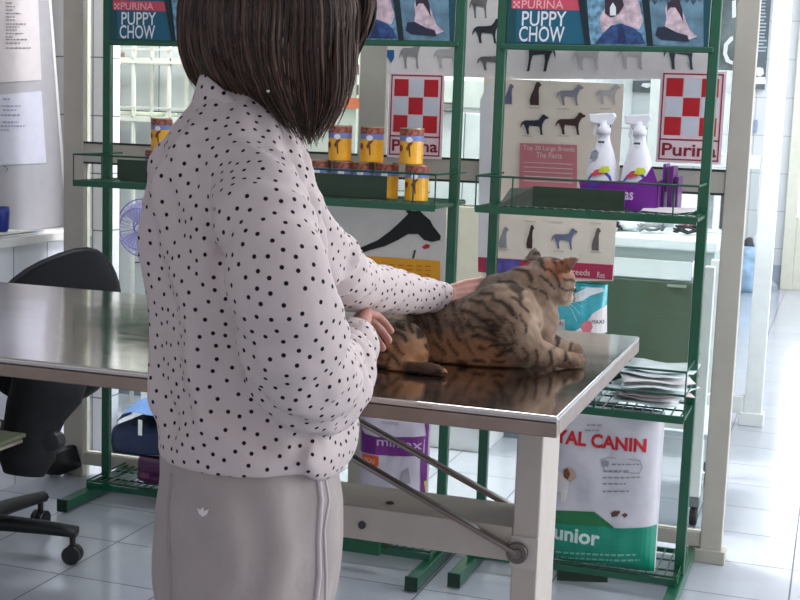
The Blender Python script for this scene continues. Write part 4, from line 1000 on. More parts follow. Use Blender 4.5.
# ------------------------------------------------------------------ office chair
FWD = RM @ Vector((0, 0, -1))
def pxr(x, y, Y, r): p = P(x, y, Y); return (p, r*(p-CAM).dot(FWD)/F_PX)
def chair():
    cx, cy = P(8, 522, 3.2).x, 3.2
    cx = -2.355; cy = 3.11
    t = thing('office_chair', (cx, cy, 0), 'black swivel office chair behind the left end of the table', 'chair')
    # star base
    hub = MB().lathe([(.045, .07), (.05, .08), (.05, .12), (.035, .14)], (cx, cy, 0), 24).build('hub', M_black, t)
    L = .30
    for k in range(5):
        a = math.radians(12 + 72*k)
        e = Vector((math.cos(a), math.sin(a), 0))
        arm = MB(); n = 8
        pts = [Vector((cx, cy, .11)) + e*(.03+L*i/n) + Vector((0, 0, -.012*(i/n)**2)) for i in range(n+1)]
        arm.tube(pts, [.036-.012*i/n for i in range(n+1)], 8, ry=[.75]*(n+1))
        b = arm.build('base_arm', M_black, t, smooth=True)
        w = Vector((cx, cy, 0)) + e*(.03+L-.012)
        cs = MB(); cs.tube([w+Vector((0, 0, .085)), w+Vector((0, 0, .055))], .009, 8); co_ = cs.build('caster', M_black, t)
        pr = Vector((-e.y, e.x, 0))
        for s_ in (-1, 1):
            wb = MB(); c0 = w + pr*s_*.012 + Vector((0, 0, .030)); wb.tube([c0-pr*.009, c0-pr*.007, c0+pr*.007, c0+pr*.009], [.024, .0275, .0275, .024], 18); wb.build('wheel', mat('caster wheel black', (18, 20, 24), .35), co_, smooth=False)
    MB().tube([(cx, cy, .13), (cx, cy, .24)], .03, 18).build('gas_column', M_black, t, smooth=True)
    MB().tube([(cx, cy, .24), (cx, cy, .34)], .02, 18).build('gas_column', mat('column grey', (60, 62, 66), .35, metal=.7), t, smooth=True)
    MB().box((cx-.09, cy-.09, .335), (cx+.13, cy+.09, .375)).build('mechanism', M_black, t, .012)
    # seat
    st = MB(); n = 18; vs = []
    prof = [(0, .375), (.20, .372), (.232, .385), (.243, .41), (.232, .436), (.2, .447), (0, .44)]
    for r, z in prof:
        for j in range(40):
            a = 2*PI*j/40; k = (abs(math.cos(a))**4+abs(math.sin(a))**4)**(-.25); vs.append((cx-.10+r*k*math.cos(a)*.96, cy-.05+r*k*math.sin(a)*.96, z-.06))
    st.add(vs, [(i*40+j, i*40+(j+1)%40, (i+1)*40+(j+1)%40, (i+1)*40+j) for i in range(len(prof)-1) for j in range(40)])
    st.build('seat', M_fabric, t, smooth=True)
    # backrest: thin curved shell on the +x side, seen nearly edge-on from behind
    hx, hy = .85, -.53          # outward normal of the back
    pr = Vector((-hy, hx, 0))   # width direction
    c0 = Vector((cx+.23, cy+.11, 0))
    def half(z):                 # half width at height
        u = (z-.47)/(.93-.47)
        return .205*max(.0, 1-abs(2*u-1)**3.2)**.42
    zsh_ = lambda z, s_: z - .11*max(0, (.6-s_)/1.6)**1.3*smoothstep(.5, .9, z)
    bk = MB(); vs = []; N = 20; K = 14
    for side in (0, 1):
        for i in range(N+1):
            z = .47+.46*(.5-.5*math.cos(PI*i/N)); w = half(z)
            for j in range(K+1):
                s_ = -1+2*j/K; y = w*s_
                curve = -.09*(y/.225)**2 + .05*math.sin((z-.47)/.46*PI)-.035
                edge = math.sqrt(max(0, 1-s_**6))*math.sqrt(max(0, 1-abs(2*(z-.47)/.46-1)**8))
                off = curve + (.028 if side else -.028)*(edge*.9+.1)
                q = c0 + Vector((hx, hy, 0))*(.05+off) + pr*y; q.z = zsh_(z, y/.225); vs.append(q)
    M_ = (N+1)*(K+1)
    fs = [(i*(K+1)+j, i*(K+1)+j+1, (i+1)*(K+1)+j+1, (i+1)*(K+1)+j) for i in range(N) for j in range(K)]
    fs += [tuple(q+M_ for q in f) for f in fs]
    for j in range(K):
        for i in (0, N): fs.append((i*(K+1)+j, i*(K+1)+j+1, M_+i*(K+1)+j+1, M_+i*(K+1)+j))
    for i in range(N):
        for j in (0, K): fs.append((i*(K+1)+j, (i+1)*(K+1)+j, M_+(i+1)*(K+1)+j, M_+i*(K+1)+j))
    bk.add(vs, fs)
    ob = bk.build('backrest', M_fabric, t, smooth=True)
    ed = MB(); pts = []
    for i in range(N+1):
        z = .47+.46*(.5-.5*math.cos(PI*i/N)); pts.append((z, half(z)))
    loop = []
    for s_ in (1, -1):
        for z, w in (pts if s_ == 1 else pts[::-1]):
            y = w*s_; curve = -.09*(y/.225)**2 + .05*math.sin((z-.47)/.46*PI)-.035
            q = c0+Vector((hx, hy, 0))*(.05+curve)+pr*y; q.z = zsh_(z, y/.225); loop.append(q)
    ed.tube(loop, .009, 8, cap=False); ed.build('edge_piping', mat('black piping', (26, 30, 40), .5), ob, smooth=True)
    kb = MB(); kp = P(54, 441, 2.98); kb.lathe([(.012, -.02), (.027, -.018), (.03, 0), (.027, .018)], (kp.x, 2.98, kp.z), 16, 'Y'); kb.build('adjustment_knob', mat('black knob', (36, 38, 42), .4), t, .003)
    sk = MB(); a0 = P(-30, 480, 2.95); 
    q_ = [pxr(*v) for v in ((50, 372, 3.12, 47), (47, 392, 3.1, 43), (36, 412, 3.08, 36), (30, 435, 3.06, 32), (27, 458, 3.05, 33), (24, 474, 3.04, 24))]
    sk.tube([v for v, r in q_], [r for v, r in q_], 16, ry=[.75]*6)
    sk.build('lumbar_cover', M_fabric, t, smooth=True)
    return t
chair()
# cream towel on the seat and a black roll on the floor
c = P(-10, 425, 2.88)
o = MB(); o.ball((c.x-.03, 2.88, c.z-.0), .055, 16, 10, (1.0, .9, .62))
tt = thing('folded_towel', (c.x, 2.88, c.z-.06), 'cream and olive folded towel on the black chair seat at the left edge', 'towel')
o.build('top_roll', mat('cream towel', (160, 152, 138), .85, bump=.3, bs=120), tt, smooth=True)
for k, (dz, m) in enumerate(((-.045, mat('olive fold', (112, 116, 96), .85)), (-.062, mat('cream towel', (160, 152, 138), .85)))):
    MB().box((c.x-.16, 2.80, c.z+dz-.006), (c.x+.045-.01*k, 2.98, c.z+dz+.006)).build('towel_fold', m, tt, .004)
o = MB().tube([P(48, 472, 3.95), P(56, 471, 3.95), P(78, 463, 4.0), P(82, 462, 4.0)], [.04, .047, .047, .04], 18)
mn = min(v.z for v in o.v)
for v in o.v: v.z -= mn - .002
tag(o.build('floor_roll', M_black, None, smooth=True), 'short black padded roll lying on the floor between the chair and the green rack post', 'roll')
# ------------------------------------------------------------------ cat
FWD = RM @ Vector((0, 0, -1))
def pxr(x, y, Y, r): p = P(x, y, Y); return (p, r*(p-CAM).dot(FWD)/F_PX)
def build_cat():
    mb = MB()
    CYc = 2.42
    def ch(*pts): capsule(mb, [pxr(*p) for p in pts], 16)
    # trunk
    ch((377, 347, 2.33, 24), (388, 344, 2.37, 31), (404, 342, 2.43, 34))
    ch((392, 342, 2.46, 33), (420, 339, 2.45, 37), (452, 337, 2.43, 38), (484, 331, 2.42, 40), (505, 320, 2.42, 38))
    ch((470, 330, 2.45, 33), (500, 305, 2.47, 32), (524, 291, 2.49, 25), (540, 284, 2.50, 22))       # shoulders to neck
    ch((430, 350, 2.42, 32), (480, 352, 2.40, 27), (515, 345, 2.40, 24))                            # belly
    ch((535, 300, 2.50, 20), (540, 320, 2.48, 20), (534, 336, 2.46, 20))                                   # chest
    # near hind leg
    ch((399, 350, 2.31, 31), (392, 361, 2.29, 22), (380, 369, 2.29, 17), (395, 372, 2.26, 13), (418, 373.5, 2.25, 12), (432, 375, 2.25, 12), (438, 376, 2.25, 11))
    # near front leg
    ch((507, 320, 2.39, 30), (520, 338, 2.36, 22), (534, 350, 2.365, 14), (552, 356, 2.40, 10), (566, 360, 2.43, 9), (577, 361, 2.45, 9))
    # far front leg
    ch((535, 335, 2.50, 16), (552, 345, 2.53, 11), (566, 349, 2.56, 8), (574, 350, 2.57, 8))
    # tail, curled round the far side
    ch((372, 345, 2.52, 10), (356, 352, 2.60, 8), (366, 352, 2.70, 7), (392, 345, 2.74, 6))
    # head: facing right and away, looking slightly down
    hc = P(550, 280, 2.52); sc = (hc-CAM).dot(FWD)/F_PX
    f = Vector((math.cos(math.radians(30)), math.sin(math.radians(30)), -.48)).normalized()
    r = f.cross(Vector((0, 0, 1))).normalized(); u = r.cross(f)
    R = Matrix((r, f, u)).transposed()
    L = lambda a, b, c: hc + R @ Vector((a, b, c))*1.0
    k = .052
    ell(mb, hc, (k*.98, k*1.0, k*.90), R)
    ell(mb, L(0, k*.72, -k*.34), (k*.44, k*.46, k*.36), R)            # muzzle
    ell(mb, L(k*.52, k*.28, -k*.34), (k*.44, k*.5, k*.40), R); ell(mb, L(-k*.52, k*.28, -k*.34), (k*.44, k*.5, k*.40), R)
    ell(mb, L(0, k*.62, k*.05), (k*.28, k*.45, k*.24), R)
    # ears: tapering curved shells
    earN = (P(543, 262, 2.51), P(567, 275, 2.47), P(582, 254, 2.46)); earF = (P(521, 263, 2.53), P(543, 259, 2.57), P(534, 247.5, 2.565))
    for q0, q1, tip, ex in ((*earN, .85), (*earF, .5)):
        vs = []; n = 7; cc = (q0+q1)/2; sp_ = (q1-q0)/2; tk = sp_.cross(tip-cc).normalized()*.0085
        for i in range(n+1):
            t_ = i/n; w = (1-t_)**ex if i < n else .08
            for a in range(10):
                an = 2*PI*a/10; vs.append(cc.lerp(tip, t_) + sp_*math.cos(an)*w + tk*math.sin(an)*w*(1 if t_ < .3 else .7))
        mb.add(vs, [(i*10+j, i*10+(j+1)%10, (i+1)*10+(j+1)%10, (i+1)*10+j) for i in range(n) for j in range(10)] + [tuple(range(10))[::-1], tuple(n*10+j for j in range(10))])
    # toes
    for dx in (-7, -2.5, 2, 6):
        ell(mb, P(578+dx*.3, 363+abs(dx)*.05, 2.44+dx*.0045), (.0095, .0085, .009))
        ell(mb, P(445-abs(dx)*.2, 375+dx*.6, 2.235), (.009, .008, .006))
    # keep the cat on the table
    for v in mb.v: v.z = max(v.z, TZ+.002)
    me = remeshed(mb, .0042, 5, .5)
    # gentle muscle and fold relief
    for v in me.vertices:
        n_ = noise.noise(v.co*26)*.0022 + noise.noise(v.co*60)*.0010
        v.co += v.normal*n_
        if v.co.z < TZ+.001: v.co.z = TZ+.001
    # ---- coat pattern, drawn in the cat's own side plane (x, z)
    def sd(pts): return [ (P(x, y, 2.38).x, P(x, y, 2.38).z) for x, y in pts]
    ST = []     # (polyline, width)
    def st(w, *pts): ST.append(([Vector(q) for q in sd(pts)], w*.0019))
    # haunch bars
    st(1.9, (384, 318), (398, 320), (410, 330)); st(1.9, (384, 327), (398, 330), (409, 341)); st(1.9, (388, 338), (398, 340), (405, 350)); st(1.6, (386, 350), (396, 352), (402, 358)); st(1.5, (396, 312), (410, 315), (420, 324)); st(1.7, (384, 309), (400, 308))
    st(1.4, (386, 361), (396, 363))
    # flank spots and broken stripes
    for a in [((432, 312), (440, 320), (446, 330)), ((438, 338), (444, 348), (449, 352)), ((456, 308), (462, 318), (468, 330)), ((452, 338), (456, 346), (462, 352)), ((470, 336), (474, 346), (478, 352)), ((445, 360), (452, 366)), ((462, 358), (470, 360)), ((478, 358), (488, 360)), ((436, 358), (440, 366)), ((410, 348), (414, 360)), ((448, 300), (456, 306)), ((420, 305), (432, 306)), ((472, 318), (480, 330)), ((430, 322), (434, 330)), ((408, 364), (416, 368)), ((462, 332), (466, 338)), ((441, 329), (446, 336)), ((455, 322), (459, 330)), ((484, 342), (490, 348)), ((495, 357), (506, 360))]: st(2.0, *a)
    # shoulder stripes
    for a in [((470, 300), (484, 302), (498, 309), (510, 320)), ((466, 309), (480, 312), (492, 320), (503, 328)), ((470, 322), (484, 325), (498, 328), (506, 333)), ((480, 292), (494, 294), (508, 302), (518, 313)), ((492, 284), (506, 286), (518, 293), (524, 304)), ((503, 274), (516, 276), (524, 284)), ((478, 334), (492, 335), (506, 338)), ((494, 345), (508, 341), (520, 340)), ((500, 352), (512, 348), (520, 346)), ((514, 262), (528, 266), (536, 276)), ((522, 256), (534, 260), (543, 268)), ((486, 316), (498, 318), (508, 324))]: st(1.9, *a)
    for a in [((384, 318), (398, 320), (410, 330)), ((384, 327), (398, 330), (409, 341)), ((384, 338), (398, 340), (408, 351)), ((382, 350), (396, 352), (406, 361)), ((392, 311), (404, 314), (413, 323)), ((378, 360), (390, 362), (400, 366))]: st(1.6, *[(x+15, y+3) for x, y in a])
    for j_ in range(6):
        st(.9, (412+j_*10, 306-j_*1.2), (416+j_*10, 314), (421+j_*10, 325))
    for a in [((506, 300), (514, 306), (522, 316)), ((514, 296), (522, 301), (529, 310)), ((508, 313), (516, 319), (522, 328)), ((523, 289), (531, 295), (536, 304)), ((513, 325), (520, 331), (525, 339)), ((530, 281), (538, 287), (543, 296)), ((524, 313), (530, 320), (533, 329)), ((538, 274), (545, 281), (549, 290)), ((500, 322), (508, 328), (514, 336))]: st(1.3, *a)
    # front leg bars
    for a in [((519, 344), (524, 352), (524, 360)), ((530, 342), (534, 351), (532, 360)), ((541, 347), (543, 355), (541, 362)), ((551, 350), (553, 357), (551, 364)), ((511, 340), (516, 348)), ((562, 355), (563, 362))]: st(1.7, *a)
    # face
    for a in [((566, 291), (570, 291)), ((556, 272), (562, 277), (568, 279)), ((552, 283), (560, 288), (566, 292)), ((548, 292), (556, 296), (562, 298)), ((540, 262), (546, 270)), ((548, 262), (552, 268))]: st(1.3, *a)
    def segd(p, a, b):
        ab = b-a; t_ = max(0, min(1, (p-a).dot(ab)/max(1e-9, ab.dot(ab)))); return (p-a-ab*t_).length
    base = Vector(rgb(136, 114, 97)[:3]); warm = Vector(rgb(166, 122, 90)[:3]); dark = Vector(rgb(44, 35, 32)[:3]); pale = Vector(rgb(206, 192, 172)[:3]); grey = Vector(rgb(92, 82, 76)[:3]); orange = Vector(rgb(164, 108, 78)[:3])
    bell = [Vector(q) for q in sd([(415, 352), (450, 352), (490, 356)])]
    chest = [Vector(q) for q in sd([(545, 303), (538, 320), (534, 332)])]
    muzz = L(0, k*.95, -k*.45)
    earR = earN[0].lerp(earN[1], .4)*.75+earN[2]*.25
    back = [Vector(q) for q in sd([(385, 308), (420, 303), (450, 299), (480, 285), (505, 262), (530, 256)])]
    def colour(co):
        p = Vector((co.x, co.z)); w = Vector((noise.noise(co*35)*.006, noise.noise(co*35+Vector((9, 0, 0)))*.006)); q = p+w
        c = base.copy()
        db = min(segd(q, a, b) for a, b in zip(bell[:-1], bell[1:])); c = c.lerp(warm, 1-smoothstep(.02, .06, db))
        dk_ = min(segd(q, a, b) for a, b in zip(back[:-1], back[1:])); c = c.lerp(grey, .75*(1-smoothstep(.008, .035, dk_)))
        dc = min(segd(q, a, b) for a, b in zip(chest[:-1], chest[1:])); c = c.lerp(pale, .12*(1-smoothstep(.004, .02, dc)))
        c = c.lerp(pale, .75*(1-smoothstep(.014, .028, (co-muzz).length)))
        c = c.lerp(orange, .75*(1-smoothstep(.02, .042, (co-earR).length)))
        g = noise.noise(co*90)*.22 + noise.noise(Vector(((co.x+co.z*.6)*150, co.y*40, (co.z-co.x*.4)*45)))*.42
        m = 0
        for pl, wd in ST:
            if abs(pl[0].x-q.x) > .09: continue
            d = min(segd(q, a, b) for a, b in zip(pl[:-1], pl[1:])); m = max(m, 1-smoothstep(wd*.35, wd*1.3, d))
        m *= .85
        c = c*(1+g*.9)
        c = c.lerp(dark, min(1, m*1.08))
        return c
    at = me.color_attributes.new('coat', 'FLOAT_COLOR', 'POINT')
    cols = []
    for i, v in enumerate(me.vertices):
        c = colour(v.co); cols.append(c); at.data[i].color = (max(0, c.x), max(0, c.y), max(0, c.z), 1)
    # sole of the near hind foot is dark
    xa, xb = P(396, 376, 2.23).x, P(443, 376, 2.23).x
    for i, v in enumerate(me.vertices):
        c_ = v.co
        if xa < c_.x < xb and c_.z < TZ+.04 and c_.y < 2.27:
            w_ = smoothstep(xa, xa+.02, c_.x)*smoothstep(TZ+.036, TZ+.024, c_.z)*smoothstep(2.262, 2.245, c_.y)
            old = Vector(at.data[i].color[:3]); at.data[i].color = tuple(old.lerp(Vector(rgb(40, 33, 31)[:3]), .9*w_)) + (1,)
    # ---- short fur: small tapering blades growing out of the same skin
    rnd = random.Random(3)
    bm = bmesh.new(); bm.from_mesh(me); lay = bm.verts.layers.float_color['coat']
    bm.faces.ensure_lookup_table(); faces = [f_ for f_ in bm.faces if f_.calc_center_median().z > TZ+.004]
    areas = [f_.calc_area() for f_ in faces]; tot = sum(areas); N = 42000
    new = []
    for f_, a_ in zip(faces, areas):
        cnt = a_/tot*N; cnt = int(cnt) + (rnd.random() < cnt-int(cnt))
        vs = [v.co.copy() for v in f_.verts]; nr = f_.normal.copy(); lc = [Vector(v[lay][:3]) for v in f_.verts]
        for _ in range(cnt):
            ws = [rnd.random() for _ in vs]; s_ = sum(ws); p = sum((v*w_ for v, w_ in zip(vs, ws)), Vector())/s_; cc = sum((v*w_ for v, w_ in zip(lc, ws)), Vector())/s_
            headish = (p-hc).length < k*1.25; paw = p.z < TZ+.03 and (p.x > P(560, 360, 2.42).x)
            ln = .0045 if headish or paw else .0085
            if (p-hc).length > k*.8 and p.z > hc.z+k*.55: ln = .003
            flow = Vector((-.9, 0, -.35)) if p.x > P(500, 300, 2.4).x else Vector((-.75, -.1, -.6))
            if paw: flow = Vector((.8, 0, -.3))
            d = (nr*.45+flow*.75+Vector((rnd.uniform(-.25, .25), rnd.uniform(-.25, .25), rnd.uniform(-.25, .25)))).normalized()
            sd_ = d.cross(nr); 
            if sd_.length < .01: continue
            sd_ = sd_.normalized()*.0006; tipp = p+d*ln*rnd.uniform(.7, 1.2); tipp.z = max(tipp.z, TZ+.001)
            new.append((p-sd_-nr*.001, p+sd_-nr*.001, tipp, cc*rnd.uniform(.75, 1.2)))
    for a_, b_, c_, col_ in new:
        vv = [bm.verts.new(a_), bm.verts.new(b_), bm.verts.new(c_)]
        for q in vv: q[lay] = (*col_, 1)
        bm.faces.new(vv)
    bm.to_mesh(me); bm.free()
    m = bpy.data.materials.new('tabby coat'); m.use_nodes = True; nt = m.node_tree; b = nt.nodes['Principled BSDF']
    an = nt.nodes.new('ShaderNodeAttribute'); an.attribute_name = 'coat'; nt.links.new(an.outputs['Color'], b.inputs['Base Color']); b.inputs['Roughness'].default_value = .8; b.inputs['Specular IOR Level'].default_value = .12
    t = thing('cat', Vector((P(480, 370, 2.4).x, 2.42, TZ)), 'brown striped tabby cat lying on the steel table, head turned away to the right', 'cat')
    mesh_obj('body', me, m, t)
    # eyes, nose, inner ears, whiskers
    for s in (-1, 1):
        e = MB(); e.ball(L(s*k*.42, k*.76, k*.10), k*.16, 14, 10); ob = e.build('eye', mat('amber eye', (74, 66, 40), .1, coat=1), t, smooth=True)
        e = MB(); e.ball(L(s*k*.44, k*.90, k*.10), k*.09, 10, 8); e.build('pupil', M_black, ob, smooth=True)
        ie = MB(); E_ = earN if s > 0 else earF; cen = (E_[0]+E_[1]+E_[2])/3; ie.plate([q.lerp(cen, .3)+f*.006 for q in E_], f*.0008); ie.build('inner_ear', mat('ear pink', (190, 140, 124), .7), t)
        for j in range(4):
            w0 = L(s*k*.22, k*1.02, -k*(.34+.06*j)); w1 = L(s*k*1.5, k*1.15, -k*(.1+.28*j)); MB().tube([w0, w0.lerp(w1, .5)+Vector((0, 0, .003)), w1], [.0005, .0004, .0002], 4).build('whisker', mat('whisker', (230, 226, 216), .4), t)
    e = MB(); e.ball(L(0, k*1.17, -k*.22), k*.12, 10, 8, (1, .8, .7)); e.build('nose', mat('cat nose', (140, 84, 76), .4), t, smooth=True)
    return t
build_cat()
# ------------------------------------------------------------------ person
def build_person():
    HD = math.radians(28)                       # heading (to the right, turned a little away)
    H = Vector((math.cos(HD), math.sin(HD), 0)); S = Vector((math.sin(HD), -math.cos(HD), 0))   # S = her right side, towards the camera
    t = thing('person', Vector((-.80, 1.74, 0)), 'person in a white blouse with black dots and pale trousers, stroking the cat', 'person')
    M_skin = mat('skin', (184, 130, 116), .5, var=.05, sub=.15)
    YC = 1.74
    def c_(xl, xr, y, Y=YC):                     # centre and half width from the silhouette
        a, b = P(xl, y, Y), P(xr, y, Y); return (a+b)/2, (b-a).length/2
    def ringloft(rows, b_of):
        """rows: (xl, xr, y, side half-width); closed elliptical rings turned to the heading"""
        mb = MB(); seg = 40; vs = []
        for xl, xr, y, sw, dY in rows:
            c, a = c_(xl, xr, y, YC+dY)
            vs += [c + H*(a*.93*math.cos(q)) + S*(sw*.95*math.sin(q)) for q in (2*PI*j/seg for j in range(seg))]
        n = len(rows)
        mb.add(vs, [(i*seg+j, i*seg+(j+1)%seg, (i+1)*seg+(j+1)%seg, (i+1)*seg+j) for i in range(n-1) for j in range(seg)] + [tuple(range(seg))[::-1], tuple((n-1)*seg+j for j in range(seg))])
        return mb
    # ---- blouse: torso and both sleeves in one cloth
    B = MB()
    rows = [(199, 275, 92, .055, 0), (196, 284, 104, .075, 0), (182, 296, 122, .115, 0), (164, 303, 145, .165, 0), (156, 312, 175, .18, 0), (150, 318, 210, .185, 0), (150, 322, 245, .18, 0), (154, 326, 280, .172, 0), (158, 330, 315, .165, 0), (160, 334, 345, .16, 0), (161, 338, 380, .157, 0), (163, 342, 410, .157, 0), (164, 346, 435, .157, 0), (164, 346, 452, .157, 0)]
    tb = ringloft(rows, None); B.add(tb.v, tb.f)
    # front tail of the blouse hanging over the waist
    ell(B, P(332, 446, 1.74), (.022, .10, .048))
    sc = lambda Y: 0
    def arm(pts, seg=18):
        vv = [pxr(*p) for p in pts]; n = MB()
        P3 = [a for a, r in vv]; R3 = [r for a, r in vv]
        # smooth interpolate
        PP, RR = [], []
        for i in range(len(P3)-1):
            p0 = P3[max(i-1, 0)]; p1 = P3[i]; p2 = P3[i+1]; p3 = P3[min(i+2, len(P3)-1)]
            for k in range(6):
                u = k/6
                PP.append(.5*((2*p1)+(p2-p0)*u+(2*p0-5*p1+4*p2-p3)*u*u+(3*p1-p0-3*p2+p3)*u**3)); RR.append(R3[i]+(R3[i+1]-R3[i])*u)
        PP.append(P3[-1]); RR.append(R3[-1])
        n.tube(PP, RR, seg); return n, PP, RR
    near = [(248, 178, 1.66, 46), (262, 215, 1.56, 50), (276, 262, 1.52, 52), (286, 310, 1.52, 54), (298, 355, 1.56, 55), (308, 380, 1.62, 51), (322, 388, 1.71, 45), (335, 375, 1.83, 37), (346, 356, 1.95, 28), (354, 341, 2.03, 22.5)]
    nb, nP, nR = arm(near); B.add(nb.v, nb.f); B.ball(nP[0], nR[0]*1.0, 18, 12)
    far = [(296, 205, 1.86, 34), (318, 240, 1.93, 33), (334, 270, 2.02, 33), (356, 284, 2.12, 28), (385, 290, 2.22, 24), (412, 294, 2.32, 20), (441, 297.5, 2.42, 14.5)]
    fb, fP, fR = arm(far); B.add(fb.v, fb.f); B.ball(fP[0], fR[0], 18, 12)
    me = remeshed(B, .0062, 7, .5)
    # drape: wrinkles as real relief
    KD = {}
    def near_on(PP, co):
        kd = KD.get(id(PP))
        if kd is None:
            kd = kdtree.KDTree(len(PP))
            for i, q in enumerate(PP): kd.insert(q, i)
            kd.balance(); KD[id(PP)] = kd
        _, j, dd = kd.find(co); best = (1e9, 0, 0)
        for i in (j-1, j):
            if i < 0 or i > len(PP)-2: continue
            a, b = PP[i], PP[i+1]; ab = b-a; u = max(0, min(1, (co-a).dot(ab)/ab.length_squared)); d = (co-a-ab*u).length
            if d < best[0]: best = (d, i+u, 0)
        return best
    def cum(PP):
        o = [0]
        for a, b in zip(PP[:-1], PP[1:]): o.append(o[-1]+(b-a).length)
        return o
    cN, cF = cum(nP), cum(fP)
    def arc(c, s_): i = min(int(s_), len(c)-2); return c[i]+(c[i+1]-c[i])*(s_-i)
    DSP = []
    for v in me.vertices:
        co = v.co
        dn, sn, _ = near_on(nP, co); df, sf_, _ = near_on(fP, co)
        rn = nR[min(int(sn), len(nR)-1)]; rf = fR[min(int(sf_), len(fR)-1)]
        q = P(0, 0, YC)
        # torso axis parameters
        i_ = co.z; k = co - Vector((-.80, 1.74, co.z)); ax = k.dot(H); ay = k.dot(S)
        onN = dn < rn*1.22 and (sn > 2.5 or ay > .10) and not (sn < 6 and ay < .13)
        onF = df < rf*1.25 and (sf_ > 9 or co.y > 1.99) 
        if sn > 34: onN = dn < rn*1.35
        if onF and df/rf < dn/rn: r_ = 2
        elif onN: r_ = 1
        else: r_ = 0
        if r_ == 1:
            i = min(int(sn), len(nP)-2); d = (nP[i+1]-nP[i]).normalized(); c0 = nP[i].lerp(nP[i+1], sn-i); w = co-c0
            e1 = (Vector((0, 0, 1))-d*d.z).normalized() if abs(d.z) < .95 else Vector((-1, 0, 0)); 
            e1 = (Vector((.3, 1, .2))-d*Vector((.3, 1, .2)).dot(d)).normalized(); e2 = d.cross(e1)
            an = math.atan2(w.dot(e2), w.dot(e1)); L_ = arc(cN, sn);
            amp = .006+.006*smoothstep(30, 44, sn)
            f_ = math.sin(L_*60+an*2.2+noise.noise(co*9)*6)*amp*.6 + math.sin(L_*150+an*3+noise.noise(co*14)*8)*.0016*smoothstep(26, 40, sn)
            # elbow creases
            f_ += .006*math.sin((L_-.33)*120+an*1.5)*math.exp(-((L_-.36)/.07)**2)*.6
        elif r_ == 2:
            i = min(int(sf_), len(fP)-2); d = (fP[i+1]-fP[i]).normalized(); c0 = fP[i].lerp(fP[i+1], sf_-i); w = co-c0
            e1 = (Vector((0, 1, 0))-d*d.y).normalized(); e2 = d.cross(e1)
            an = math.atan2(w.dot(e2), w.dot(e1)); L_ = arc(cF, sf_);
            f_ = math.sin(L_*85+an*2+noise.noise(co*11)*5)*.0026 + .005*math.sin(L_*130+an)*math.exp(-((L_-.16)/.06)**2)
        else:
            an = math.atan2(ay, ax); R_ = .155
            # long folds running down from the shoulder to the waist
            f_ = .010*(1-2*abs(math.sin(an*4+co.z*10+noise.noise(co*4)*2.8)))*smoothstep(1.34, 1.2, co.z)*smoothstep(.84, .9, co.z) + .003*math.sin(an*13-co.z*34+noise.noise(co*8)*5)*smoothstep(.82, .88, co.z)
            f_ += .0025*math.sin(co.z*60+an*3+noise.noise(co*7)*3)*smoothstep(.97, .90, co.z)*smoothstep(.83, .87, co.z)
        DSP.append(f_ + noise.noise(co*40)*.0008)
    nb_ = [[] for _ in me.vertices]
    for e in me.edges: nb_[e.vertices[0]].append(e.vertices[1]); nb_[e.vertices[1]].append(e.vertices[0])
    for _ in range(5): DSP = [.4*DSP[i]+.6*sum(DSP[j] for j in nb_[i])/max(1, len(nb_[i])) for i in range(len(DSP))]
    nrm_ = [v.normal.copy() for v in me.vertices]
    for i, v in enumerate(me.vertices): v.co += nrm_[i]*DSP[i]*1.25
    rd = random.Random(5)
    def dots_on(me_, gap=.0168, tries=60000):
        """evenly scattered printed dots: every face corner stores its offset from the dot nearest to the face"""
        ps = me_.polygons; n = len(ps); cell = gap; grid = {}; pts = []
        for _ in range(tries if n > 3000 else 6000):
            p = ps[rd.randrange(n)]; vs_ = [me_.vertices[i].co for i in p.vertices]; ws = [rd.random() for _ in vs_]; q = sum((v*w for v, w in zip(vs_, ws)), Vector())/sum(ws)
            key = tuple(int(math.floor(c/cell)) for c in q); ok = True
            for dx in (-1, 0, 1):
                for dy in (-1, 0, 1):
                    for dz in (-1, 0, 1):
                        for r in grid.get((key[0]+dx, key[1]+dy, key[2]+dz), ()):
                            if (r-q).length < gap: ok = False; break
                        if not ok: break
                    if not ok: break
                if not ok: break
            if ok: grid.setdefault(key, []).append(q); pts.append(q)
        kd = kdtree.KDTree(len(pts))
        for i, q in enumerate(pts): kd.insert(q, i)
        kd.balance(); at = me_.attributes.new('cloth', 'FLOAT_VECTOR', 'CORNER')
        for p in ps:
            q = kd.find(p.center)[0]
            for li, vi in zip(p.loop_indices, p.vertices): at.data[li].vector = me_.vertices[vi].co-q
    dots_on(me)
    m = bpy.data.materials.new('dotted cotton'); m.use_nodes = True; nt = m.node_tree; b = nt.nodes['Principled BSDF']; b.inputs['Roughness'].default_value = .85; b.inputs['Specular IOR Level'].default_value = .2
    an_ = nt.nodes.new('ShaderNodeAttribute'); an_.attribute_name = 'cloth'
    ln_ = nt.nodes.new('ShaderNodeVectorMath'); ln_.operation = 'LENGTH'; nt.links.new(an_.outputs['Vector'], ln_.inputs[0])
    lt = nt.nodes.new('ShaderNodeMapRange'); lt.inputs['From Min'].default_value = .0026; lt.inputs['From Max'].default_value = .0034; lt.inputs['To Min'].default_value = 1; lt.inputs['To Max'].default_value = 0; nt.links.new(ln_.outputs['Value'], lt.inputs['Value'])
    mx = nt.nodes.new('ShaderNodeMix'); mx.data_type = 'RGBA'; mx.inputs[6].default_value = rgb(203, 190, 189); mx.inputs[7].default_value = rgb(24, 22, 28); nt.links.new(lt.outputs[0], mx.inputs[0]); nt.links.new(mx.outputs[2], b.inputs['Base Color'])
    nz = nt.nodes.new('ShaderNodeTexNoise'); nz.inputs['Scale'].default_value = 38; nz.inputs['Detail'].default_value = 4
    tc = nt.nodes.new('ShaderNodeTexCoord'); nt.links.new(tc.outputs['Object'], nz.inputs['Vector'])
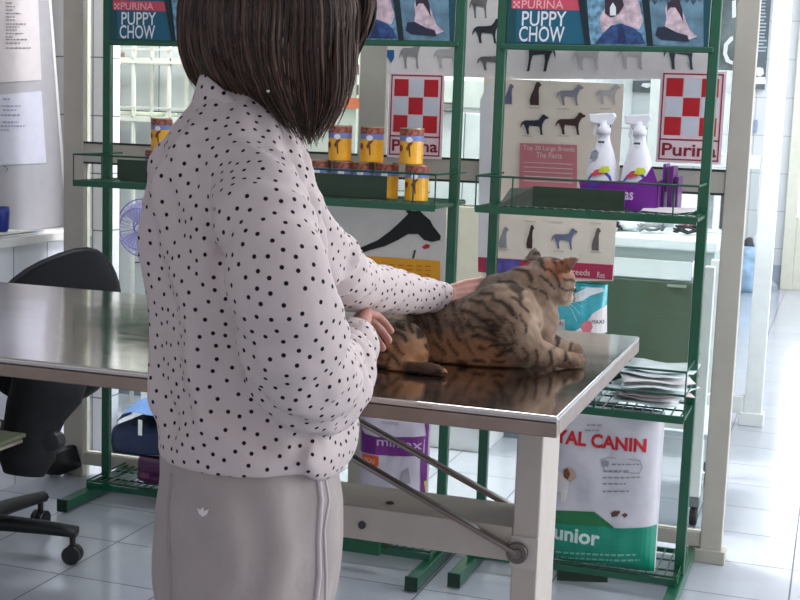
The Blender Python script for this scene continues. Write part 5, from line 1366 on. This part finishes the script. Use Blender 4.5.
    bp = nt.nodes.new('ShaderNodeBump'); bp.inputs['Strength'].default_value = .35; bp.inputs['Distance'].default_value = .004; nt.links.new(nz.outputs['Fac'], bp.inputs['Height']); nt.links.new(bp.outputs[0], b.inputs['Normal'])
    M_dots = m
    # hem: a slightly flared lower edge
    mesh_obj('blouse', me, m, t)
    # standing collar round the nape
    cl = MB(); vs = []; seg = 28
    c0 = P(242, 112, YC)
    for i in range(6):
        u = i/5
        for j in range(seg+1):
            a = math.radians(-150)+math.radians(300)*j/seg + PI
            e = H*math.cos(a)*(.078-.020*u) + S*math.sin(a)*(.078-.018*u)
            q = c0 + e; q.z = c0.z-.012+.045*u + .022*math.cos(a-PI)*u - .055*(1-math.cos(a-PI))*.5; vs.append(q - H*.0)
    cl.add(vs, [(i*(seg+1)+j, i*(seg+1)+j+1, (i+1)*(seg+1)+j+1, (i+1)*(seg+1)+j) for i in range(5) for j in range(seg)])
    bm = bmesh.new()
    me2 = bpy.data.meshes.new('collar'); me2.from_pydata(cl.v, [], cl.f); dots_on(me2)
    bm.free()
    ob = mesh_obj('collar', me2, m, t); sm = ob.modifiers.new('s', 'SOLIDIFY'); sm.thickness = .0025
    # cuffs
    def cuff(PP, RR, n, nm):
        a, b = PP[-n], PP[-1]; d = (b-a).normalized(); r = RR[-1]
        mb = MB(); mb.tube([b-d*.035, b-d*.02, b+d*.004, b+d*.008], [r*1.10, r*1.13, r*1.08, r*1.0], 26)
        me_ = bpy.data.meshes.new(nm); me_.from_pydata(mb.v, [], mb.f); dots_on(me_)
        return mesh_obj('cuff', me_, M_dots, t)
    cuff(nP, nR, 2, 'cuff'); cuff(fP, fR, 2, 'cuff')
    # ---- trousers
    T = MB(); seg = 40
    rows = [(168, 334, 436, .14, 0), (166, 338, 470, .145, 0), (162, 342, 505, .15, 0), (160, 342, 540, .15, 0), (160, 336, 575, .148, 0), (162, 328, 620, .145, 0), (166, 320, 680, .14, 0)]
    tb = ringloft(rows, None); T.add(tb.v, tb.f)
    def leg(side, zfoot=.055):
        c, a = c_(172, 318, 680); hip = c + S*side*.078; 
        kn = Vector((hip.x+.01, hip.y, .46)); an = Vector((hip.x-.02, hip.y, .10))
        T.tube([hip+Vector((0, 0, .06)), hip, hip.lerp(kn, .5), kn, kn.lerp(an, .5), an], [.085, .088, .078, .068, .062, .060], 22)
        return an
    anks = [leg(1), leg(-1)]
    mt = remeshed(T, .007, 6, .5)
    for v in mt.vertices:
        co = v.co; k = co - Vector((-.80, 1.74, co.z)); an = math.atan2(k.dot(S), k.dot(H))
        v.co += v.normal*(.004*math.sin(an*8+noise.noise(co*5)*5+co.z*4) + .002*math.sin(co.z*40+an*4+noise.noise(co*9)*4))
    M_tr = mat('pale taupe trousers', (168, 157, 154), .7, var=.05, vs=9, bump=.2, bs=30)
    tro = mesh_obj('trousers', mt, M_tr, t)
    bv = BVHTree.FromPolygons([v.co.copy()+wloc(t) for v in tro.data.vertices], [tuple(p.vertices) for p in tro.data.polygons])
    def seam(pts, w, nm, m):
        path = []
        for i in range(len(pts)-1):
            for k in range(8):
                u = k/8; x = pts[i][0]+(pts[i+1][0]-pts[i][0])*u; y = pts[i][1]+(pts[i+1][1]-pts[i][1])*u
                h = bv.ray_cast(CAM, ray(x, y))
                if h[0] is not None: path.append(h[0])
        if len(path) > 2: MB().tube(path, w, 6, ry=None).build(nm, m, tro, smooth=True)
    M_sm = mat('pale seam cord', (190, 180, 182), .7)
    seam([(317, 470), (321, 500), (318, 540), (319, 575), (316, 600), (314, 640)], .0045, 'side_seam', M_sm)
    seam([(325, 478), (329, 500), (324, 530), (326, 575), (324, 640)], .0025, 'drawstring', M_sm)
    seam([(172, 475), (168, 510), (170, 560), (173, 640)], .003, 'side_seam', mat('taupe seam', (158, 146, 150), .7))
    # little mark
    def decal(pts, m, nm):
        vs = [bv.ray_cast(CAM, ray(x, y)) for x, y in pts]
        if all(h[0] is not None for h in vs): MB().plate([h[0]-ray(*p)*.002 for h, p in zip(vs, pts)], (0, .0006, 0)).build(nm, m, tro)
    decal([(197, 508), (200, 510), (203, 507), (204, 511), (209, 509), (207, 514), (203, 517), (199, 514)], M_paper, 'sewn_mark')
    # shoes
    for an in anks:
        s = MB(); ell(s, an+H*.05+Vector((0, 0, -.06)), (.045, .045, .04)); ell(s, an+H*.10+Vector((0, 0, -.068)), (.045, .045, .030)); ell(s, an+Vector((0, 0, -.05)), (.042, .042, .048))
        for v in s.v: v.z = max(v.z, .002)
        mesh_obj('shoe', remeshed(s, .006, 4), mat('white clog', (214, 214, 216), .4), t)
    # ---- head, neck (skin) in one body surface together with hands
    sk = MB()
    NB = P(252, 112, YC); 
    HCp = P(284, 8, YC+.01)                     # centre of the skull
    fdir = (H*.80+Vector((0, 0, -.60))).normalized()   # face looks forward and down
    udir = (Vector((0, 0, 1))-fdir*fdir.z).normalized(); sdir = fdir.cross(udir)
    Rh = Matrix((fdir, -sdir, udir)).transposed()
    LH = lambda a, b, c: HCp + fdir*a + S*b + udir*c
    capsule(sk, [(NB-Vector((0, 0, .06)), .058), (NB, .047), (HCp-udir*.05-fdir*.0, .046)], 20)
    ell(sk, HCp, (.094, .074, .098), Rh)
    ell(sk, LH(.045, 0, -.055), (.058, .052, .062), Rh)     # jaw and cheeks
    ell(sk, LH(.075, 0, -.085), (.028, .028, .024), Rh)     # chin
    ell(sk, LH(.098, 0, -.020), (.020, .012, .026), Rh); ell(sk, LH(.112, 0, -.034), (.013, .014, .011), Rh)   # nose
    ell(sk, LH(.092, 0, -.062), (.014, .022, .010), Rh)     # lips
    for s in (-1, 1):
        ell(sk, LH(.075, s*.030, .018), (.022, .024, .010), Rh); ell(sk, LH(-.005, s*.074, -.015), (.020, .010, .032), Rh)   # brow, ear
        ell(sk, LH(.068, s*.036, -.034), (.024, .022, .022), Rh)
    # hands
    def hand(W, fw, pn, spread, curls, length=.17, thumb_side=1, wr=.024):
        """W wrist, fw forward, pn palm normal (points out of the palm); returns nothing, adds to sk"""
        fw = fw.normalized(); pn = (pn-fw*pn.dot(fw)).normalized(); sd_ = fw.cross(pn)*thumb_side   # sd_ = thumb side
        hm = MB(); k = length/.18
        capsule(hm, [(W-fw*.06, wr), (W, wr*.95)], 14)
        for i in range(4):
            o = (1.5-i)*.0195*k
            b = W+fw*.085*k*(1-.06*abs(1.2-i)) + sd_*o
            capsule(hm, [(W+sd_*o*.55, .0145*k), (W+fw*.045*k+sd_*o*.85, .0135*k), (b, .0105*k)], 12)
            lens = [(.040, .026, .020), (.045, .029, .021), (.042, .027, .020), (.032, .021, .017)][i]
            p = b; ang = 0; rr = [.0095, .0098, .0092, .0080][i]*k
            for L_, c in zip(lens, curls):
                ang += c; d = (fw*math.cos(ang)+pn*math.sin(ang)+sd_*(1.5-i)*spread).normalized()
                q = p+d*L_*k; capsule(hm, [(p, rr), (q, rr*.9)], 10); p = q; rr *= .9
        # thumb leaves the side of the palm
        b = W+fw*.022*k+sd_*.026*k+pn*.006; d1 = (fw*.72+sd_*.62+pn*.28).normalized(); q = b+d1*.042*k; d2 = (fw*.92+sd_*.18+pn*.35).normalized(); q2 = q+d2*.030*k; q3 = q2+(fw*.95+pn*.35).normalized()*.024*k
        capsule(hm, [(W+fw*.012*k+sd_*.012*k, .0145*k), (b, .0140*k), (q, .0115*k), (q2, .0102*k), (q3, .0085*k)], 12)
        return hm
    def skin_obj(mb, vox, nm):
        me_ = remeshed(mb, vox, 3, .5)
        for v in me_.vertices: v.co += v.normal*noise.noise(v.co*70)*.0006
        return mesh_obj(nm, me_, M_skin, t)
    skin_obj(sk, .004, 'body')
    # far hand lying along the cat's shoulder
    Wf = fP[-1]; tf = P(494, 287, 2.40)
    skin_obj(hand(Wf+Vector((.012, 0, .0)), (P(476, 291, 2.44)-Wf), Vector((.2, .7, -.7)), .04, (.55, .75, .5), .17, -1), .0026, 'hand')
    # near hand closed on the rump
    Wn = nP[-1]; 
    kn = P(356, 314, 2.02)
    skin_obj(hand(Wn+Vector((-.008, 0, -.006)), (P(360, 313, 2.125)-Wn), Vector((.62, .25, -.74)), .015, (.75, .75, .45), .185, 1), .0026, 'hand')
    # face features
    for s in (-1, 1):
        e = MB(); e.ball(LH(.083, s*.030, .004), .0115, 14, 10); o = e.build('eye', mat('eye white', (228, 224, 220), .2), t, smooth=True)
        e = MB(); e.ball(LH(.0905, s*.031, .002), .0055, 10, 8); e.build('iris', mat('brown iris', (52, 34, 26), .2), o, smooth=True)
        e = MB(); e.tube([LH(.090, s*.014, .026), LH(.092, s*.030, .031), LH(.082, s*.048, .024)], [.0025, .003, .0015], 6); e.build('eyebrow', mat('brow', (52, 38, 32), .8), t, smooth=True)
    e = MB(); e.tube([LH(.098, -.020, -.064), LH(.1065, 0, -.061), LH(.098, .020, -.064)], [.002, .0045, .002], 8); e.build('lips', mat('lip', (166, 92, 88), .45), t, smooth=True)
    e = MB(); e.ball(P(268, 91, 1.662), .003, 8, 6); e.build('earring', mat('silver stud', (200, 196, 190), .2, metal=1), t, smooth=True)
    # ---- hair: shell plus locks
    M_hair = bpy.data.materials.new('dark brown hair'); M_hair.use_nodes = True; nt = M_hair.node_tree; b = nt.nodes['Principled BSDF']
    b.inputs['Roughness'].default_value = .42; b.inputs['Specular IOR Level'].default_value = .35; b.inputs['Anisotropic'].default_value = .5
    an_ = nt.nodes.new('ShaderNodeAttribute'); an_.attribute_name = 'lock'; nt.links.new(an_.outputs['Color'], b.inputs['Base Color'])
    hb = MB()
    ell(hb, P(275, -8, YC), (.119, .108, .118)); 
    capsule(hb, [pxr(231, 20, YC, 45), pxr(236, 58, YC, 41), pxr(246, 84, YC, 34)], 18); capsule(hb, [pxr(262, 20, YC-.045, 55), pxr(268, 70, YC-.03, 32), pxr(288, 100, YC-.03, 14)], 18)
    capsule(hb, [pxr(262, 20, YC+.045, 55), pxr(268, 70, YC+.04, 32), pxr(288, 100, YC+.05, 14)], 18)
    capsule(hb, [pxr(310, 5, YC-.03, 50), pxr(312, 55, YC-.035, 22), pxr(312, 95, YC-.03, 10)], 16); capsule(hb, [pxr(310, 5, YC+.04, 50), pxr(312, 55, YC+.05, 22), pxr(312, 95, YC+.05, 10)], 16)
    hm = remeshed(hb, .006, 6, .5)
    at = hm.color_attributes.new('lock', 'FLOAT_COLOR', 'POINT')
    for i in range(len(hm.vertices)): at.data[i].color = rgb(44, 34, 31)
    hs = mesh_obj('hair', hm, M_hair, t)
    hv = BVHTree.FromPolygons([v.co.copy()+wloc(t) for v in hs.data.vertices], [tuple(p.vertices) for p in hs.data.polygons])
    guides = [
        [(238, -95), (194, -45), (182, 0), (182, 40), (190, 70), (204, 92)],
        [(242, -95), (205, -45), (193, 0), (192, 45), (206, 78), (226, 104)],
        [(248, -95), (222, -45), (210, 0), (212, 50), (226, 85), (250, 114)],
        [(254, -95), (238, -45), (230, 0), (232, 50), (246, 88), (272, 122)],
        [(260, -95), (254, -45), (250, 0), (250, 50), (264, 95), (294, 136)],
        [(266, -95), (270, -45), (272, 0), (270, 50), (284, 100), (306, 142)],
        [(272, -95), (286, -45), (294, 0), (292, 50), (298, 100), (311, 144)],
        [(278, -95), (302, -45), (314, 0), (314, 50), (316, 98), (310, 143)],
        [(284, -95), (318, -45), (334, 0), (334, 50), (332, 100), (314, 140)],
        [(290, -95), (332, -45), (348, 0), (347, 45), (344, 96), (326, 134)],
        [(296, -95), (344, -45), (362, 0), (360, 30), (352, 50), (344, 62)],
        [(300, -95), (352, -45), (371, -8), (370, 14), (362, 34), (350, 52)]]
    rnd = random.Random(11)
    LK = MB(); cols = []
    def gpt(g, u):
        n = len(g)-1; i = min(int(u*n), n-1); f_ = u*n-i
        p0 = g[max(i-1, 0)]; p1 = g[i]; p2 = g[i+1]; p3 = g[min(i+2, n)]
        return tuple(.5*((2*p1[k])+(p2[k]-p0[k])*f_+(2*p0[k]-5*p1[k]+4*p2[k]-p3[k])*f_*f_+(3*p1[k]-p0[k]-3*p2[k]+p3[k])*f_**3) for k in (0, 1))
    def lock(gi, side, jx, jy, ln, r, lift, tone, wisp=0):
        i = min(int(gi), len(guides)-2); f_ = gi-i; pts = []; n = 15; last = None
        for k in range(n):
            u = k/(n-1)*ln
            a = gpt(guides[i], u); b_ = gpt(guides[i+1], u); x = a[0]+(b_[0]-a[0])*f_ + jx*(u+.15) + wisp*u*u; y = a[1]+(b_[1]-a[1])*f_ + jy*u
            x += 1.2*math.sin(u*9+jx)*u
            r_ = ray(x, y)
            if side > 0:
                h = hv.ray_cast(CAM, r_)
                p = h[0]
            else:
                h = hv.ray_cast(CAM+r_*6, -r_); p = h[0]
            if p is None:
                yy = last.y if last is not None else YC
                yy += (YC-yy)*.08
                p = P(x, y, yy)
            elif last is not None and abs(p.y-last.y) > .035: p = P(x, y, last.y+math.copysign(.02, p.y-last.y))
            last = p
            pts.append(p - r_*side*(lift*(.3+u)))
        rr = [r*(.5+.5*min(1, k/3))*(1 if k < n-5 else (n-1-k)/5*.9+.1) for k in range(n)]
        c0 = len(LK.v); LK.tube(pts, rr, 5, cap=False, ry=None); cols.extend([tone]*(len(LK.v)-c0))
    tones = [(50, 36, 30), (70, 51, 42), (90, 67, 56), (128, 102, 88), (40, 29, 25)]
    for s in (1, -1):
        for k in range(1000 if s > 0 else 500):
            gi = rnd.random()*(len(guides)-1.001)
            tn = tones[rnd.choices(range(5), [5, 4, 3, 1.4 if gi > 5 else .4, 3])[0]]
            lock(gi, s, rnd.gauss(0, 3.2), rnd.gauss(0, 2.5), rnd.uniform(.86, 1.02) if rnd.random() < .7 else rnd.uniform(.6, 1), rnd.uniform(.0009, .0024) if s > 0 else .003, rnd.uniform(-.001, .006), rgb(*tn))
    # wisps that swing forward at the tips
    for k in range(26):
        gi = rnd.uniform(7.6, 9.6); lock(gi, 1, rnd.gauss(3, 3), rnd.gauss(0, 4), rnd.uniform(.9, 1.05), rnd.uniform(.0005, .0010), rnd.uniform(0, .02), rgb(84, 66, 56), wisp=rnd.uniform(0, 8))
    ml = bpy.data.meshes.new('hair_locks'); ml.from_pydata(LK.v, [], LK.f); at = ml.color_attributes.new('lock', 'FLOAT_COLOR', 'POINT')
    for i, c in enumerate(cols): at.data[i].color = c
    o = mesh_obj('hair_locks', ml, M_hair, hs)
    o.data.transform(Matrix.Identity(4))
    return t
build_person()
# ------------------------------------------------------------------ light
w = bpy.data.worlds.new('World'); scene.world = w; w.use_nodes = True
bg = w.node_tree.nodes['Background']; bg.inputs[0].default_value = (.92, .92, 1, 1); bg.inputs[1].default_value = .62
def area(name, loc, rot, sx, sy, p, c=(1, 1, 1)):
    l = bpy.data.lights.new(name, 'AREA'); l.shape = 'RECTANGLE'; l.size = sx; l.size_y = sy; l.energy = p; l.color = c
    o = bpy.data.objects.new(name, l); COL.objects.link(o); o.location = loc; o.rotation_euler = rot; return o
area('storefront_daylight', (3.1, 5.0, 1.6), (0, math.radians(90), 0), 2.4, 6, 165, (.93, .97, 1))
area('back_room_fill', (-1.9, 4.75, 2.8), (0, 0, 0), 1.8, .4, 90)  # added fill without a fixture, brightens the room behind the glass
area('corridor_fill', (.2, 8.5, 2.8), (0, 0, 0), 1.5, 4, 55, (.95, .98, 1))  # unseen fill light added to brighten the corridor
vs = scene.view_settings; scene.display_settings.display_device = 'sRGB'
vs.view_transform = 'Standard'; vs.look = 'None'; vs.gamma = 1; vs.use_curve_mapping = False; vs.exposure = .12
